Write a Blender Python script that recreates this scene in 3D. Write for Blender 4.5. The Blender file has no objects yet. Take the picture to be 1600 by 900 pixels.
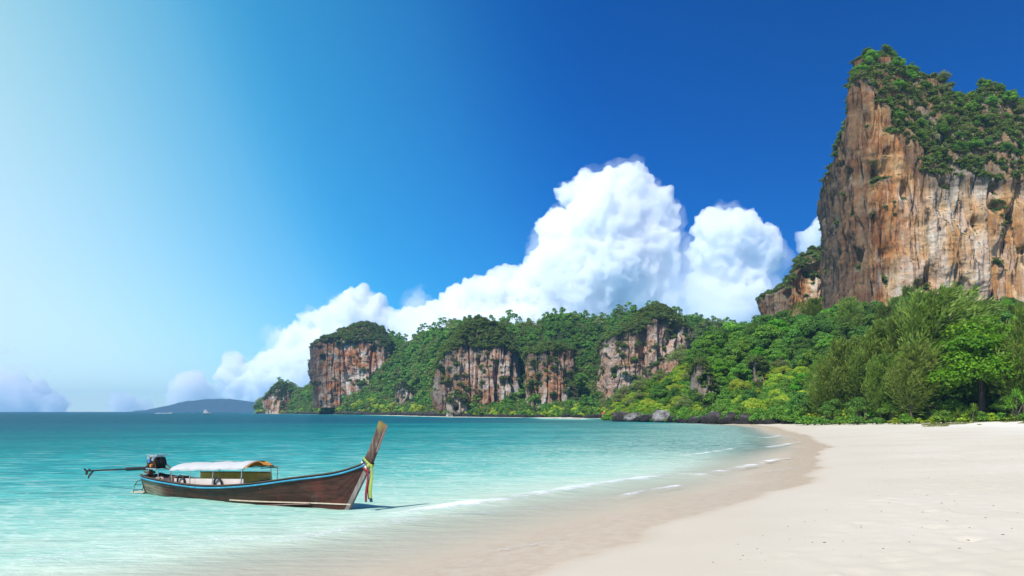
import bpy, bmesh, math, random
import numpy as np
from mathutils import Vector, Matrix

R = math.radians
scene = bpy.context.scene
COL = scene.collection
rng = np.random.default_rng(7)
random.seed(7)

# ------------------------------------------------------------------ camera
HCAM = 2.6                       # eye above the sea, metres
cam_data = bpy.data.cameras.new("camera")
cam_data.lens = 27.0
cam_data.sensor_width = 36.0
cam_data.shift_y = 0.1206
cam_data.clip_start = 0.1
cam_data.clip_end = 60000.0
cam = bpy.data.objects.new("camera", cam_data)
COL.objects.link(cam)
cam.location = (0, 0, HCAM)
cam.rotation_euler = (R(90), 0, 0)
scene.camera = cam

# ------------------------------------------------------------------ sun and sky
SUN_AZ = R(-150)                 # from the view axis (+Y), negative = to the left
SUN_EL = R(50)
sun_dir = Vector((math.sin(SUN_AZ) * math.cos(SUN_EL), math.cos(SUN_AZ) * math.cos(SUN_EL), math.sin(SUN_EL)))
sl = bpy.data.lights.new("sun", 'SUN')
sl.energy = 4.95
sl.angle = R(0.53)
sl.color = (1.0, 0.95, 0.87)
sun = bpy.data.objects.new("sun", sl)
COL.objects.link(sun)
sun.rotation_euler = sun_dir.to_track_quat('Z', 'Y').to_euler()
sun.location = (-60, -30, 90)

world = bpy.data.worlds.new("World")
scene.world = world
world.use_nodes = True
wn = world.node_tree
wn.nodes.clear()


class G:
    """small helper to write node graphs"""
    def __init__(self, tree):
        self.t = tree

    def n(self, kind, ins=None, **props):
        nd = self.t.nodes.new(kind)
        for k, v in props.items():
            setattr(nd, k, v)
        for k, v in (ins or {}).items():
            self.put(nd.inputs[k], v)
        return nd

    def put(self, sock, v):
        if isinstance(v, bpy.types.NodeSocket):
            self.t.links.new(v, sock)
        elif isinstance(v, bpy.types.Node):
            self.t.links.new(v.outputs[0], sock)
        else:
            if isinstance(v, (tuple, list)) and len(v) == 3 and sock.type == 'RGBA':
                v = (*v, 1.0)
            sock.default_value = v

    def math(self, op, a, b=0.0, c=0.0, clamp=False):
        nd = self.t.nodes.new('ShaderNodeMath')
        nd.operation = op
        nd.use_clamp = clamp
        self.put(nd.inputs[0], a)
        self.put(nd.inputs[1], b)
        self.put(nd.inputs[2], c)
        return nd.outputs[0]

    def mix(self, f, a, b, blend='MIX'):
        nd = self.t.nodes.new('ShaderNodeMix')
        nd.data_type = 'RGBA'
        nd.blend_type = blend
        nd.clamp_factor = True
        self.put(nd.inputs[0], f)
        self.put(nd.inputs[6], a)
        self.put(nd.inputs[7], b)
        return nd.outputs[2]

    def rng(self, v, a, b, c=0.0, d=1.0, smooth=True):
        nd = self.t.nodes.new('ShaderNodeMapRange')
        nd.interpolation_type = 'SMOOTHSTEP' if smooth else 'LINEAR'
        nd.clamp = True
        for i, x in enumerate((v, a, b, c, d)):
            self.put(nd.inputs[i], x)
        return nd.outputs[0]

    def ramp(self, v, stops, mode='LINEAR'):
        nd = self.t.nodes.new('ShaderNodeValToRGB')
        cr = nd.color_ramp
        cr.interpolation = mode
        while len(cr.elements) < len(stops):
            cr.elements.new(0.5)
        for e, (p, c) in zip(cr.elements, stops):
            e.position = p
            e.color = (*c, 1.0) if len(c) == 3 else c
        self.put(nd.inputs[0], v)
        return nd.outputs[0]

    def noise(self, vec, scale, detail=4.0, rough=0.55, lac=2.0, dist=0.0):
        nd = self.t.nodes.new('ShaderNodeTexNoise')
        self.put(nd.inputs['Vector'], vec)
        nd.inputs['Scale'].default_value = scale
        nd.inputs['Detail'].default_value = detail
        nd.inputs['Roughness'].default_value = rough
        nd.inputs['Lacunarity'].default_value = lac
        nd.inputs['Distortion'].default_value = dist
        return nd.outputs[0]

    def mapping(self, vec, scale=(1, 1, 1), loc=(0, 0, 0), rot=(0, 0, 0)):
        nd = self.t.nodes.new('ShaderNodeMapping')
        self.put(nd.inputs['Vector'], vec)
        nd.inputs['Scale'].default_value = scale
        nd.inputs['Location'].default_value = loc
        nd.inputs['Rotation'].default_value = rot
        return nd.outputs[0]

    def attr(self, name):
        nd = self.t.nodes.new('ShaderNodeAttribute')
        nd.attribute_name = name
        return nd.outputs['Fac']


g = G(wn)
sky = g.n('ShaderNodeTexSky', sky_type='NISHITA', sun_disc=False)
sky.sun_elevation = SUN_EL
sky.sun_rotation = SUN_AZ
sky.altitude = 0
sky.air_density = 1.0
sky.dust_density = 0.6
sky.ozone_density = 3.0
tc = g.n('ShaderNodeTexCoord')
# polarised, saturated tropical blue: grade the sky per channel; haze glow on the sun's side of the sky
SKYS = 0.10
# pale horizon sky carried on below the horizon: added fill for cloud undersides
sep0 = g.n('ShaderNodeSeparateXYZ', {0: tc.outputs['Generated']})
hvec = g.n('ShaderNodeCombineXYZ', {0: sep0.outputs[0], 1: sep0.outputs[1], 2: g.math('MAXIMUM', sep0.outputs[2], 0.012)})
g.put(sky.inputs[0], hvec)
graded = g.mix(1.0, sky.outputs[0], (0.015, 0.385, 0.92), 'MULTIPLY')
GLOW_DIR = Vector((math.sin(R(-80)) * math.cos(R(12)), math.cos(R(-80)) * math.cos(R(12)), math.sin(R(12))))
dotn = g.n('ShaderNodeVectorMath', operation='DOT_PRODUCT')
g.put(dotn.inputs[0], tc.outputs['Generated'])
dotn.inputs[1].default_value = GLOW_DIR
sepd = g.n('ShaderNodeSeparateXYZ', {0: tc.outputs['Generated']})
zz = g.math('MAXIMUM', sepd.outputs[2], 0.0)
tt = g.math('MULTIPLY_ADD', zz, -0.35, dotn.outputs['Value'])
tt = g.math('MULTIPLY_ADD', g.math('EXPONENT', g.math('MULTIPLY', zz, -8.3)), 0.25, tt)
pos = g.math('MULTIPLY_ADD', tt, 0.8, 0.2, clamp=True)
hz = g.ramp(pos, [((t + .25) / 1.25, c) for t, c in (
    (-.25, (0, 0, .02)), (0.0, (0, .015, .1)), (.09, (0, .035, .14)), (.2, (.018, .13, .25)),
    (.353, (.035, .25, .36)), (.44, (.1, .38, .45)), (.58, (.37, .63, .52)), (.73, (.66, .78, .60)), (1.0, (.85, .84, .65)))], 'B_SPLINE')
hz10 = g.mix(1.0, hz, (10, 10, 10), 'MULTIPLY')
withglow = g.mix(1.0, graded, hz10, 'ADD')
bg = g.n('ShaderNodeBackground', {'Color': withglow, 'Strength': SKYS})
wo = g.n('ShaderNodeOutputWorld', {'Surface': bg.outputs[0]})

scene.view_settings.view_transform = 'Standard'
scene.view_settings.look = 'None'
scene.view_settings.exposure = 0.0
scene.view_settings.gamma = 1.0
scene.view_settings.use_curve_mapping = False
scene.render.engine = 'CYCLES'
cy = scene.cycles
cy.use_denoising = True
try:
    cy.denoiser = 'OPENIMAGEDENOISE'
    cy.denoising_input_passes = 'RGB_ALBEDO_NORMAL'
    cy.denoising_prefilter = 'ACCURATE'
except Exception:
    pass
cy.max_bounces = 40
cy.diffuse_bounces = 3
cy.glossy_bounces = 3
cy.transmission_bounces = 4
cy.transparent_max_bounces = 16
cy.volume_bounces = 40
cy.sample_clamp_indirect = 6.0
cy.caustics_reflective = False
cy.caustics_refractive = False
CLOUD_DENS = 0.008
HAZE_DENS = 0.00012

# ------------------------------------------------------------------ helpers
def smooth(x, a, b):
    t = np.clip((np.asarray(x, float) - a) / (b - a), 0, 1)
    return t * t * (3 - 2 * t)


def _hash(ix, iy, iz, seed):
    h = (ix.astype(np.int64) * 374761393 + iy.astype(np.int64) * 668265263 + iz.astype(np.int64) * 1274126177 + seed * 974711) & 0xFFFFFFFF
    h = ((h ^ (h >> 13)) * 1274126177) & 0xFFFFFFFF
    h = ((h ^ (h >> 16)) * 2246822519) & 0xFFFFFFFF
    return ((h ^ (h >> 15)) & 0xFFFFFF) / float(0xFFFFFF)


def vnoise(p, seed=0):
    f = np.floor(p)
    d = p - f
    u = d * d * d * (d * (d * 6 - 15) + 10)
    i = f.astype(np.int64)
    out = 0
    for dx in (0, 1):
        wx = u[:, 0] if dx else 1 - u[:, 0]
        for dy in (0, 1):
            wy = u[:, 1] if dy else 1 - u[:, 1]
            for dz in (0, 1):
                wz = u[:, 2] if dz else 1 - u[:, 2]
                out = out + wx * wy * wz * _hash(i[:, 0] + dx, i[:, 1] + dy, i[:, 2] + dz, seed)
    return out * 2 - 1


def fbm(p, seed=0, octv=4, gain=0.5, ridged=False):
    a, s, tot = 1.0, 0.0, 0.0
    q = np.array(p, float)
    for o in range(octv):
        v = vnoise(q, seed + o * 17)
        if ridged:
            v = 1 - 2 * np.abs(v)
        s = s + a * v
        tot += a
        a *= gain
        q = q * 2.03 + 11.7
    return s / tot


def mesh_np(name, V, F, smooth_shade=True, mats=(), attrs=None, mat_idx=None):
    V = np.ascontiguousarray(V, dtype=np.float32)
    F = np.ascontiguousarray(F, dtype=np.int32)
    me = bpy.data.meshes.new(name)
    me.vertices.add(len(V))
    me.vertices.foreach_set('co', V.ravel())
    k = F.shape[1]
    me.loops.add(F.size)
    me.loops.foreach_set('vertex_index', F.ravel())
    me.polygons.add(len(F))
    me.polygons.foreach_set('loop_start', np.arange(0, F.size, k, dtype=np.int32))
    me.polygons.foreach_set('use_smooth', np.full(len(F), smooth_shade, dtype=bool))
    for m in mats:
        me.materials.append(m)
    if mat_idx is not None:
        me.polygons.foreach_set('material_index', np.asarray(mat_idx, dtype=np.int32))
    for nm, (dom, arr) in (attrs or {}).items():
        at = me.attributes.new(nm, 'FLOAT', dom)
        at.data.foreach_set('value', np.ascontiguousarray(arr, dtype=np.float32))
    me.update(calc_edges=True)
    return me


def grid_faces(nu, nv, wrap_u=False):
    """vertex (i,j) = i*nv + j"""
    iu = np.arange(nu if wrap_u else nu - 1)
    jv = np.arange(nv - 1)
    I, J = np.meshgrid(iu, jv, indexing='ij')
    I2 = (I + 1) % nu
    a = I * nv + J
    b = I2 * nv + J
    return np.stack([a, b, b + 1, a + 1], -1).reshape(-1, 4)


def link(name, me, parent=None, label=None, cat=None, group=None, kind=None, loc=None):
    o = bpy.data.objects.new(name, me)
    COL.objects.link(o)
    if parent:
        o.parent = parent
    if loc is not None:
        o.location = loc
    tag(o, label, cat, group, kind)
    return o


def tag(o, label=None, cat=None, group=None, kind=None):
    if label:
        o['label'] = label
    if cat:
        o['category'] = cat
    if group:
        o['group'] = group
    if kind:
        o['kind'] = kind
    return o


def catmull(K, n):
    K = np.asarray(K, float)
    m = len(K)
    t = np.linspace(0, m - 1, n)
    i = np.clip(t.astype(int), 0, m - 2)
    f = (t - i)[:, None]
    p0, p1, p2, p3 = K[np.maximum(i - 1, 0)], K[i], K[i + 1], K[np.minimum(i + 2, m - 1)]
    return 0.5 * (2 * p1 + (p2 - p0) * f + (2 * p0 - 5 * p1 + 4 * p2 - p3) * f ** 2 + (3 * p1 - p0 - 3 * p2 + p3) * f ** 3)


def new_mat(name):
    m = bpy.data.materials.new(name)
    m.use_nodes = True
    m.node_tree.nodes.clear()
    return m, G(m.node_tree)


def finish(m, gg, surf):
    gg.n('ShaderNodeOutputMaterial', {'Surface': surf})
    return m


def simple_mat(name, col, rough=0.6, var=0.25, scale=6.0, metal=0.0, spec=0.4, bump=0.1, stretch=(1, 1, 1), col2=None):
    """plain painted/wooden/metal surface with uneven colour and fine relief"""
    m, gg = new_mat(name)
    t = gg.n('ShaderNodeTexCoord').outputs['Object']
    v = gg.mapping(t, stretch)
    n1 = gg.noise(v, scale, 6, 0.6)
    dark = tuple(c * (1 - var) for c in col)
    c2 = col2 or tuple(min(1, c * (1 + var * 0.6)) for c in col)
    c = gg.ramp(n1, [(0.3, dark), (0.52, col), (0.72, c2)])
    b = gg.n('ShaderNodeBump', {'Height': gg.noise(v, scale * 3, 5, 0.6), 'Strength': bump, 'Distance': 0.02})
    p = gg.n('ShaderNodeBsdfPrincipled', {'Base Color': c, 'Roughness': rough, 'Metallic': metal, 'Specular IOR Level': spec, 'Normal': b})
    return finish(m, gg, p.outputs[0])


def P(px, py, d):
    """a point of the place d metres ahead, read off the photograph's 1600x900 frame"""
    return ((px - 800) / 1200 * d, d, HCAM + (643 - py) / 1200 * d)


def PZ(px, py, z=0.0):
    d = (HCAM - z) * 1200 / (py - 643)
    return ((px - 800) / 1200 * d, d)


# ------------------------------------------------------------------ shoreline
SHORE = [(-6000, -900), (-400, -160), (-60, -34), (-20, -9.5), (-8, 1), (-2.2, 8.4), (.72, 12.4), (1.93, 14.5), (4.2, 18.1), (7.7, 23.1),
         (10.6, 27.2), (12.3, 31.5), (14.2, 35), (17.3, 43), (19.0, 47), (22.8, 54.7), (25, 62), (30.5, 78), (36, 100), (43, 125), (46.2, 148),
         (38.5, 166), (33, 184), (27, 206), (27.5, 214), (33, 228), (36, 255), (26, 283), (2, 318), (-29, 346), (-70, 450), (-125, 600),
         (-225, 760), (-285, 850), (-300, 885), (-292, 905), (-230, 960), (0, 1100), (900, 1400), (9000, 2500), (9000, -9000), (-6000, -9000)]
SH = np.array(SHORE, float)


def shore_sd(x, y):
    """signed distance to the water's edge, land positive"""
    x = np.asarray(x, float).ravel()
    y = np.asarray(y, float).ravel()
    best = np.full(x.shape, 1e18)
    ins = np.zeros(x.shape, bool)
    n = len(SH)
    for i in range(n):
        ax, ay = SH[i]
        bx, by = SH[(i + 1) % n]
        dx, dy = bx - ax, by - ay
        t = np.clip(((x - ax) * dx + (y - ay) * dy) / (dx * dx + dy * dy), 0, 1)
        d2 = (x - ax - t * dx) ** 2 + (y - ay - t * dy) ** 2
        best = np.minimum(best, d2)
        c = ((ay > y) != (by > y)) & (x < (bx - ax) * (y - ay) / (by - ay + 1e-12) + ax)
        ins ^= c
    d = np.sqrt(best)
    return np.where(ins, d, -d)


def sand_z(x, y, sd):
    """height of the sand: shelf under the sea, wet slope, berm"""
    sdp = sd + 1.6
    land = 0.055 * np.clip(sdp, 0, 14) + 0.035 * np.clip(sdp - 14, 0, 18) + 0.012 * np.clip(sdp - 32, 0, 40)
    sea = -0.05 * np.clip(-sdp, 0, 30) - 0.03 * np.clip(-sdp - 30, 0, 180)
    p = np.stack([x, y, np.zeros_like(x)], -1)
    # the far side of the bay has no beach, but for a short strip by the hut
    land = land * (1 - smooth(y, 150, 162) * (1 - .8 * smooth(x, 4, 12) * (1 - smooth(x, 24, 30)) * (1 - smooth(y, 300, 330)))) 
    sea = sea - 2.5 * smooth(y, 150, 195) * smooth(-sd, -4, 1.5) * (1 - smooth(x, 4, 12) * (1 - smooth(x, 24, 30)) * smooth(y, 225, 240) * (1 - smooth(y, 300, 330)))
    und = fbm(p * 0.09, 3, 3) * 0.10 + fbm(p * 0.35, 5, 3) * 0.03
    return land + sea + und * smooth(sdp, 1.5, 9)


def axis_lines(lo, hi, step, far_lo, far_hi, ratio=1.13):
    a = list(np.arange(lo, hi, step))
    s, v = step, hi
    while v < far_hi:
        a.append(v)
        s *= ratio
        v += s
    a.append(far_hi)
    s, v, pre = step, lo - step, []
    while v > far_lo:
        pre.append(v)
        s *= ratio
        v -= s
    pre.append(far_lo)
    return np.array(pre[::-1] + a)


def sheet(xs, ys):
    X, Y = np.meshgrid(xs, ys, indexing='ij')
    return X.ravel(), Y.ravel(), grid_faces(len(xs), len(ys))


# ------------------------------------------------------------------ the sand (one sheet: beach, sea floor, ground under the hills)
xs = axis_lines(-14, 62, 0.17, -7600, 7600, 1.10)
ys = axis_lines(9, 62, 0.17, -2900, 5640, 1.045)
X, Y, F = sheet(xs, ys)
SD = shore_sd(X, Y)
Z = sand_z(X, Y, SD)
p3 = np.stack([X, Y, np.zeros_like(X)], -1)
near = (X > -20) & (X < 75) & (Y > 5) & (Y < 90)
# trodden sand: many shallow footprints, denser along a trail on the right
fp = []
for k in range(1300):
    u = rng.random()
    if k < 900:
        yy = 10 + 42 * rng.random() ** 1.3
        xx = 0.62 * yy + rng.normal(0, 1.5 + yy * 0.05)
    else:
        yy = 12 + 55 * rng.random()
        xx = 0.25 * yy + 0.55 * yy * rng.random()
    fp.append((xx, yy, rng.uniform(0.10, 0.2), rng.uniform(0.010, 0.034), rng.uniform(0, 3.14)))
fsd = shore_sd([f[0] for f in fp], [f[1] for f in fp])
xi0, yi0 = np.searchsorted(xs, -14), np.searchsorted(ys, 9)
Zg = Z.reshape(len(xs), len(ys))
for (fx, fy, fr, fd, fa), s_ in zip(fp, fsd):
    if s_ < 3.0 or fx > 61 or fy > 61:
        continue
    i0, i1 = np.searchsorted(xs, fx - 3 * fr), np.searchsorted(xs, fx + 3 * fr)
    j0, j1 = np.searchsorted(ys, fy - 3 * fr), np.searchsorted(ys, fy + 3 * fr)
    gx, gy = np.meshgrid(xs[i0:i1] - fx, ys[j0:j1] - fy, indexing='ij')
    ca, sa = math.cos(fa), math.sin(fa)
    r2 = ((gx * ca + gy * sa) / (1.5 * fr)) ** 2 + ((-gx * sa + gy * ca) / fr) ** 2
    Zg[i0:i1, j0:j1] -= fd * (np.exp(-r2 * 1.6) - 0.45 * np.exp(-((np.sqrt(r2) - 1.5) ** 2) * 3))
Z = Zg.ravel()
wetn = fbm(p3 * np.array([0.35, 0.35, 1]), 21, 3) * 0.7 + fbm(p3 * 1.5, 22, 2) * 0.15
WET = (1 - smooth(SD + wetn * 0.8, -0.25, 0.15)) * smooth(SD + wetn * 1.2, -3.6, -1.3)
DAMP = .45 * (1 - smooth(SD + wetn * .8, 0.0, .5)) + .5 * (1 - smooth(SD + wetn * 1.5, 0.0, 7.0))
UP = smooth(SD + wetn * 5, 10, 24)

m_sand, gg = new_mat("sand")
oc = gg.n('ShaderNodeTexCoord').outputs['Object']
big = gg.noise(oc, 0.16, 5, 0.6)
fine = gg.noise(oc, 3.0, 8, 0.7)
grain = gg.noise(oc, 55.0, 4, 0.7)
dry = gg.mix(gg.rng(big, .35, .65), (.645, .565, .44), (.695, .615, .49))
upper = gg.mix(gg.rng(fine, .4, .6), (.83, .765, .66), (.78, .71, .595))
dry = gg.mix(gg.attr('up'), dry, upper)
dry = gg.mix(gg.math('MULTIPLY', gg.attr('damp'), 0.55), dry, (.53, .43, .32))
# drier speckles and bits of shell
dry = gg.mix(gg.rng(grain, .60, .74, 0, .25), dry, (.42, .34, .26))
dry = gg.mix(gg.math('MULTIPLY', gg.rng(fine, .56, .70), gg.rng(big, .45, .6, 0, .35)), dry, (.60, .50, .41))
wetc = gg.mix(gg.rng(fine, .35, .65), (.57, .425, .27), (.65, .52, .355))
cs = gg.mix(gg.attr('wet'), dry, wetc)
rough = gg.rng(gg.attr('wet'), 0, 1, .95, .38)
h = gg.math('ADD', gg.math('MULTIPLY', fine, .5), gg.math('MULTIPLY', grain, .12))
bs = gg.rng(gg.attr('wet'), 0, 1, .38, .08)
bm_ = gg.n('ShaderNodeBump', {'Height': h, 'Strength': bs, 'Distance': 0.05})
pr = gg.n('ShaderNodeBsdfPrincipled', {'Base Color': cs, 'Roughness': rough, 'Specular IOR Level': .25, 'Normal': bm_})
finish(m_sand, gg, pr.outputs[0])
# land under the hills is dark soil
me = mesh_np("sand", np.stack([X, Y, Z], -1), F, True, [m_sand], {'wet': ('POINT', WET), 'damp': ('POINT', DAMP), 'up': ('POINT', UP)})
link("beach_ground", me, kind='structure', label='pale sand beach sloping into the bay')

# ------------------------------------------------------------------ the sea
xs = axis_lines(-32, 40, 0.2, -7500, 7500, 1.10)
ys = axis_lines(9, 66, 0.17, -2500, 5600, 1.05)
X, Y, F = sheet(xs, ys)
SD = shore_sd(X, Y)
p3 = np.stack([X, Y, np.zeros_like(X)], -1)
FOAM_LINES = [  # crest lines of the little breakers: pixel points, half width (m), ridge height, strength
    ([(1180, 684), (1203, 683.5), (1222, 680)], .55, .05, .88),
    ([(1200, 699), (1225, 695), (1252, 690)], .50, .06, .88),
    ([(560, 812), (700, 792), (800, 779), (900, 762), (950, 755), (1015, 746), (1070, 743), (1100, 742), (1160, 731), (1215, 719), (1282, 712)], .40, .10, .95),
    ([(970, 776), (1000, 769), (1030, 764), (1072, 757)], .26, .06, .82),
    ([(1070, 712), (1110, 707), (1148, 701)], .30, .08, .7),
    ([(420, 850), (620, 815), (780, 800), (880, 790)], .5, .05, .42),
    ([(700, 870), (860, 845), (980, 822), (1080, 795), (1180, 765)], .16, .02, .5),
    ([(0, 880), (250, 850), (480, 830)], .8, .03, .32),
    ([(1120, 750), (1190, 738), (1262, 728)], .20, .03, .55),
]
foam = np.zeros_like(X)
ridge = np.zeros_like(X)
nb = fbm(p3 * 0.5, 61, 3)
nb2 = fbm(p3 * np.array([1.6, 1.6, 1]), 62, 3)
for pts, w, hgt, amt in FOAM_LINES:
    W = np.array([PZ(a, b, 0.03) for a, b in pts])
    W = catmull(W, 40)
    sel = np.where((X > W[:, 0].min() - 4) & (X < W[:, 0].max() + 4) & (Y > W[:, 1].min() - 4) & (Y < W[:, 1].max() + 4))[0]
    qx, qy = X[sel] + nb[sel] * .35, Y[sel] + nb[sel] * .35
    best = np.full(len(sel), 1e9)
    tpar = np.zeros(len(sel))
    for i in range(len(W) - 1):
        ax, ay = W[i]
        dx, dy = W[i + 1] - W[i]
        t = np.clip(((qx - ax) * dx + (qy - ay) * dy) / (dx * dx + dy * dy), 0, 1)
        d = np.hypot(qx - ax - t * dx, qy - ay - t * dy)
        b = d < best
        best[b] = d[b]
        tpar[b] = (i + t[b]) / (len(W) - 1)
    taper = smooth(tpar, 0, .12) * (1 - smooth(tpar, .88, 1))
    brk = np.clip(.55 + 1.1 * nb2[sel] + .5 * nb[sel], 0, 1)
    foam[sel] = np.maximum(foam[sel], np.exp(-(best / w) ** 2) * taper * amt * (.42 + .58 * brk))
    ridge[sel] = np.maximum(ridge[sel], hgt * np.exp(-(best / (w * 1.6)) ** 2) * taper)
# the edge of the swash, a thin broken line
edge_n = nb * .45 + nb2 * .15
foam = np.maximum(foam, .62 * np.exp(-((SD + .75 + edge_n * .8) / .09) ** 2) * smooth(nb + .45, 0.0, .5) * smooth(Y, 14, 24))
off = np.clip(-SD, 0, 400)
zs = ridge
zs = zs + fbm(p3 * np.array([.35, .55, 1]), 33, 3) * .035 * smooth(off, 2, 14) * (1 - smooth(off, 60, 140))
zs = zs + fbm(p3 * np.array([.9, 1.9, 1]), 35, 2) * .030 * smooth(off, 1, 8) * (1 - smooth(off, 40, 90))
REEF = (.35 + .65 * smooth(X, -4, 16)) * smooth(X, -26, 0) * smooth(Y, 30, 58) * (1 - smooth(Y, 215, 300)) * smooth(off, .5, 5) * (1 - .85 * smooth(off, 30, 60))
DEPTH = -sand_z(X, Y, SD) + nb * .10 * smooth(off, 3, 12)
EDGE = np.maximum(smooth(-SD + edge_n, .15, 1.5), smooth(Y, 155, 190))

m_sea, gg = new_mat("sea_water")
oc = gg.n('ShaderNodeTexCoord').outputs['Object']
dep = gg.attr('depth')
wn1 = gg.noise(gg.mapping(oc, (.10, .28, 1), rot=(0, 0, R(-12))), 1.0, 5, .6)
patch = gg.noise(gg.mapping(oc, (.022, .05, 1)), 1.0, 4, .55)
d2 = gg.math('MULTIPLY_ADD', gg.math('SUBTRACT', wn1, .5), gg.math('MULTIPLY', dep, .55), dep)
d2 = gg.math('MULTIPLY_ADD', gg.math('SUBTRACT', patch, .5), gg.math('MULTIPLY', dep, .9), d2)
lg = gg.rng(d2, 0.0, 6.0, 0, 1, False)
wc = gg.ramp(lg, [(0.0, (.74, .66, .53)), (.03, (.60, .655, .51)), (.065, (.37, .62, .50)), (.12, (.125, .48, .41)), (.21, (.034, .37, .36)),
                  (.32, (.007, .245, .24)), (.45, (.003, .15, .17)), (.62, (.004, .10, .155)), (1.0, (.003, .065, .115))])
# darker wind-ruffled streaks, ripple shading put into the water colour
rip = gg.noise(gg.mapping(oc, (.55, 1.5, 1), rot=(0, 0, R(-8))), 1.0, 5, .65)
ripm = gg.math('MULTIPLY', gg.rng(rip, .44, .60), gg.rng(d2, .30, 1.3, 0, .62))
wc = gg.mix(ripm, wc, (.012, .16, .18))
wc = gg.mix(gg.math('MULTIPLY', gg.attr('reef'), gg.rng(rip, .38, .60, .55, .9)), wc, gg.mix(gg.rng(patch, .4, .6), (.085, .24, .20), (.05, .17, .16)))
# bright crests and dark troughs of the ripples, light painted into the colour
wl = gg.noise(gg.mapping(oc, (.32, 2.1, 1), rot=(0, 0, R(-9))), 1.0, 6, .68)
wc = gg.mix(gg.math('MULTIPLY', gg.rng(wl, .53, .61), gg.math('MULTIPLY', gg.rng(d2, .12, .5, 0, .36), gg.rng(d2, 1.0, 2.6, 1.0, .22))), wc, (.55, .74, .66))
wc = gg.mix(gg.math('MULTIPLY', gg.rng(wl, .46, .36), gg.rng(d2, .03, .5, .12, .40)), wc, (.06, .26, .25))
# weak pale caustic light net, painted into the colour of the shallows
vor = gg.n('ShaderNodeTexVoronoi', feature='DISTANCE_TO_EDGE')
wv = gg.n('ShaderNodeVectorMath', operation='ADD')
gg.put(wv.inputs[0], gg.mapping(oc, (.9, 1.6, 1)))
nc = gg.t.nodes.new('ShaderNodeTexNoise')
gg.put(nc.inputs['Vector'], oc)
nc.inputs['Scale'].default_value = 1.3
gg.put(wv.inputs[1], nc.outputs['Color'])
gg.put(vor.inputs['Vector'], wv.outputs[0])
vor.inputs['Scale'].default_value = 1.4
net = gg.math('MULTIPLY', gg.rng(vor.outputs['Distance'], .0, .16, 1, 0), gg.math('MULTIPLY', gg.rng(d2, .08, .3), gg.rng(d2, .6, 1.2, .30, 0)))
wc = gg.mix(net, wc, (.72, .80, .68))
fo = gg.attr('foam')
fon = gg.noise(oc, 5.0, 6, .7)
fmask = gg.rng(gg.math('MULTIPLY_ADD', gg.math('SUBTRACT', fon, .5), gg.rng(fo, .05, .4, 0, 1.3), fo), .14, .85, 0, .88)
wc = gg.mix(fmask, wc, (.90, .92, .90))
# waves: long ripples seen side-on, finer close to the beach
w1 = gg.noise(gg.mapping(oc, (.35, 1.0, 1), rot=(0, 0, R(-10))), 1.2, 6, .62)
w2 = gg.noise(gg.mapping(oc, (.8, 2.6, 1), rot=(0, 0, R(-14))), 2.0, 5, .6)
hh = gg.math('ADD', w1, gg.math('MULTIPLY', w2, .45))
hh = gg.math('MULTIPLY_ADD', fmask, .25, hh)
bmp = gg.n('ShaderNodeBump', {'Height': hh, 'Strength': .55, 'Distance': .22})
dfs = gg.n('ShaderNodeBsdfDiffuse', {'Color': wc, 'Normal': gg.n('ShaderNodeBump', {'Height': hh, 'Strength': .6, 'Distance': .25})})
gls = gg.n('ShaderNodeBsdfGlossy', {'Color': (1, 1, 1), 'Roughness': .12, 'Normal': bmp})
fre = gg.n('ShaderNodeFresnel', {'IOR': 1.33, 'Normal': bmp})
gf = gg.math('MULTIPLY', gg.rng(fre.outputs[0], 0, .6, .010, .085, False), gg.rng(fmask, 0, 1, 1, .1))
pr = gg.n('ShaderNodeMixShader', {0: gf, 1: dfs.outputs[0], 2: gls.outputs[0]})
tr = gg.n('ShaderNodeBsdfTransparent')
alpha = gg.math('MULTIPLY', gg.attr('edge'), gg.rng(dep, 0.01, .24, .12, 1.0, False))
alpha = gg.math('MAXIMUM', alpha, gg.math('MULTIPLY', fmask, .9), clamp=True)
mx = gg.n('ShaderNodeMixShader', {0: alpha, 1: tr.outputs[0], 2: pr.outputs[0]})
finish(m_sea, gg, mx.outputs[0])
# keep only what lies on the sea side (plus a margin under the sand)
keep = (SD < 3.5)[F].any(1)
F = F[keep]
used = np.zeros(len(X), bool)
used[F.ravel()] = True
remap = np.cumsum(used) - 1
V = np.stack([X, Y, zs], -1)[used]
me = mesh_np("sea", V, remap[F], True, [m_sea], {'depth': ('POINT', DEPTH[used]), 'foam': ('POINT', foam[used]), 'edge': ('POINT', EDGE[used]), 'reef': ('POINT', REEF[used])})
link("sea_water", me, kind='structure', label='calm turquoise water of the bay')

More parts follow.
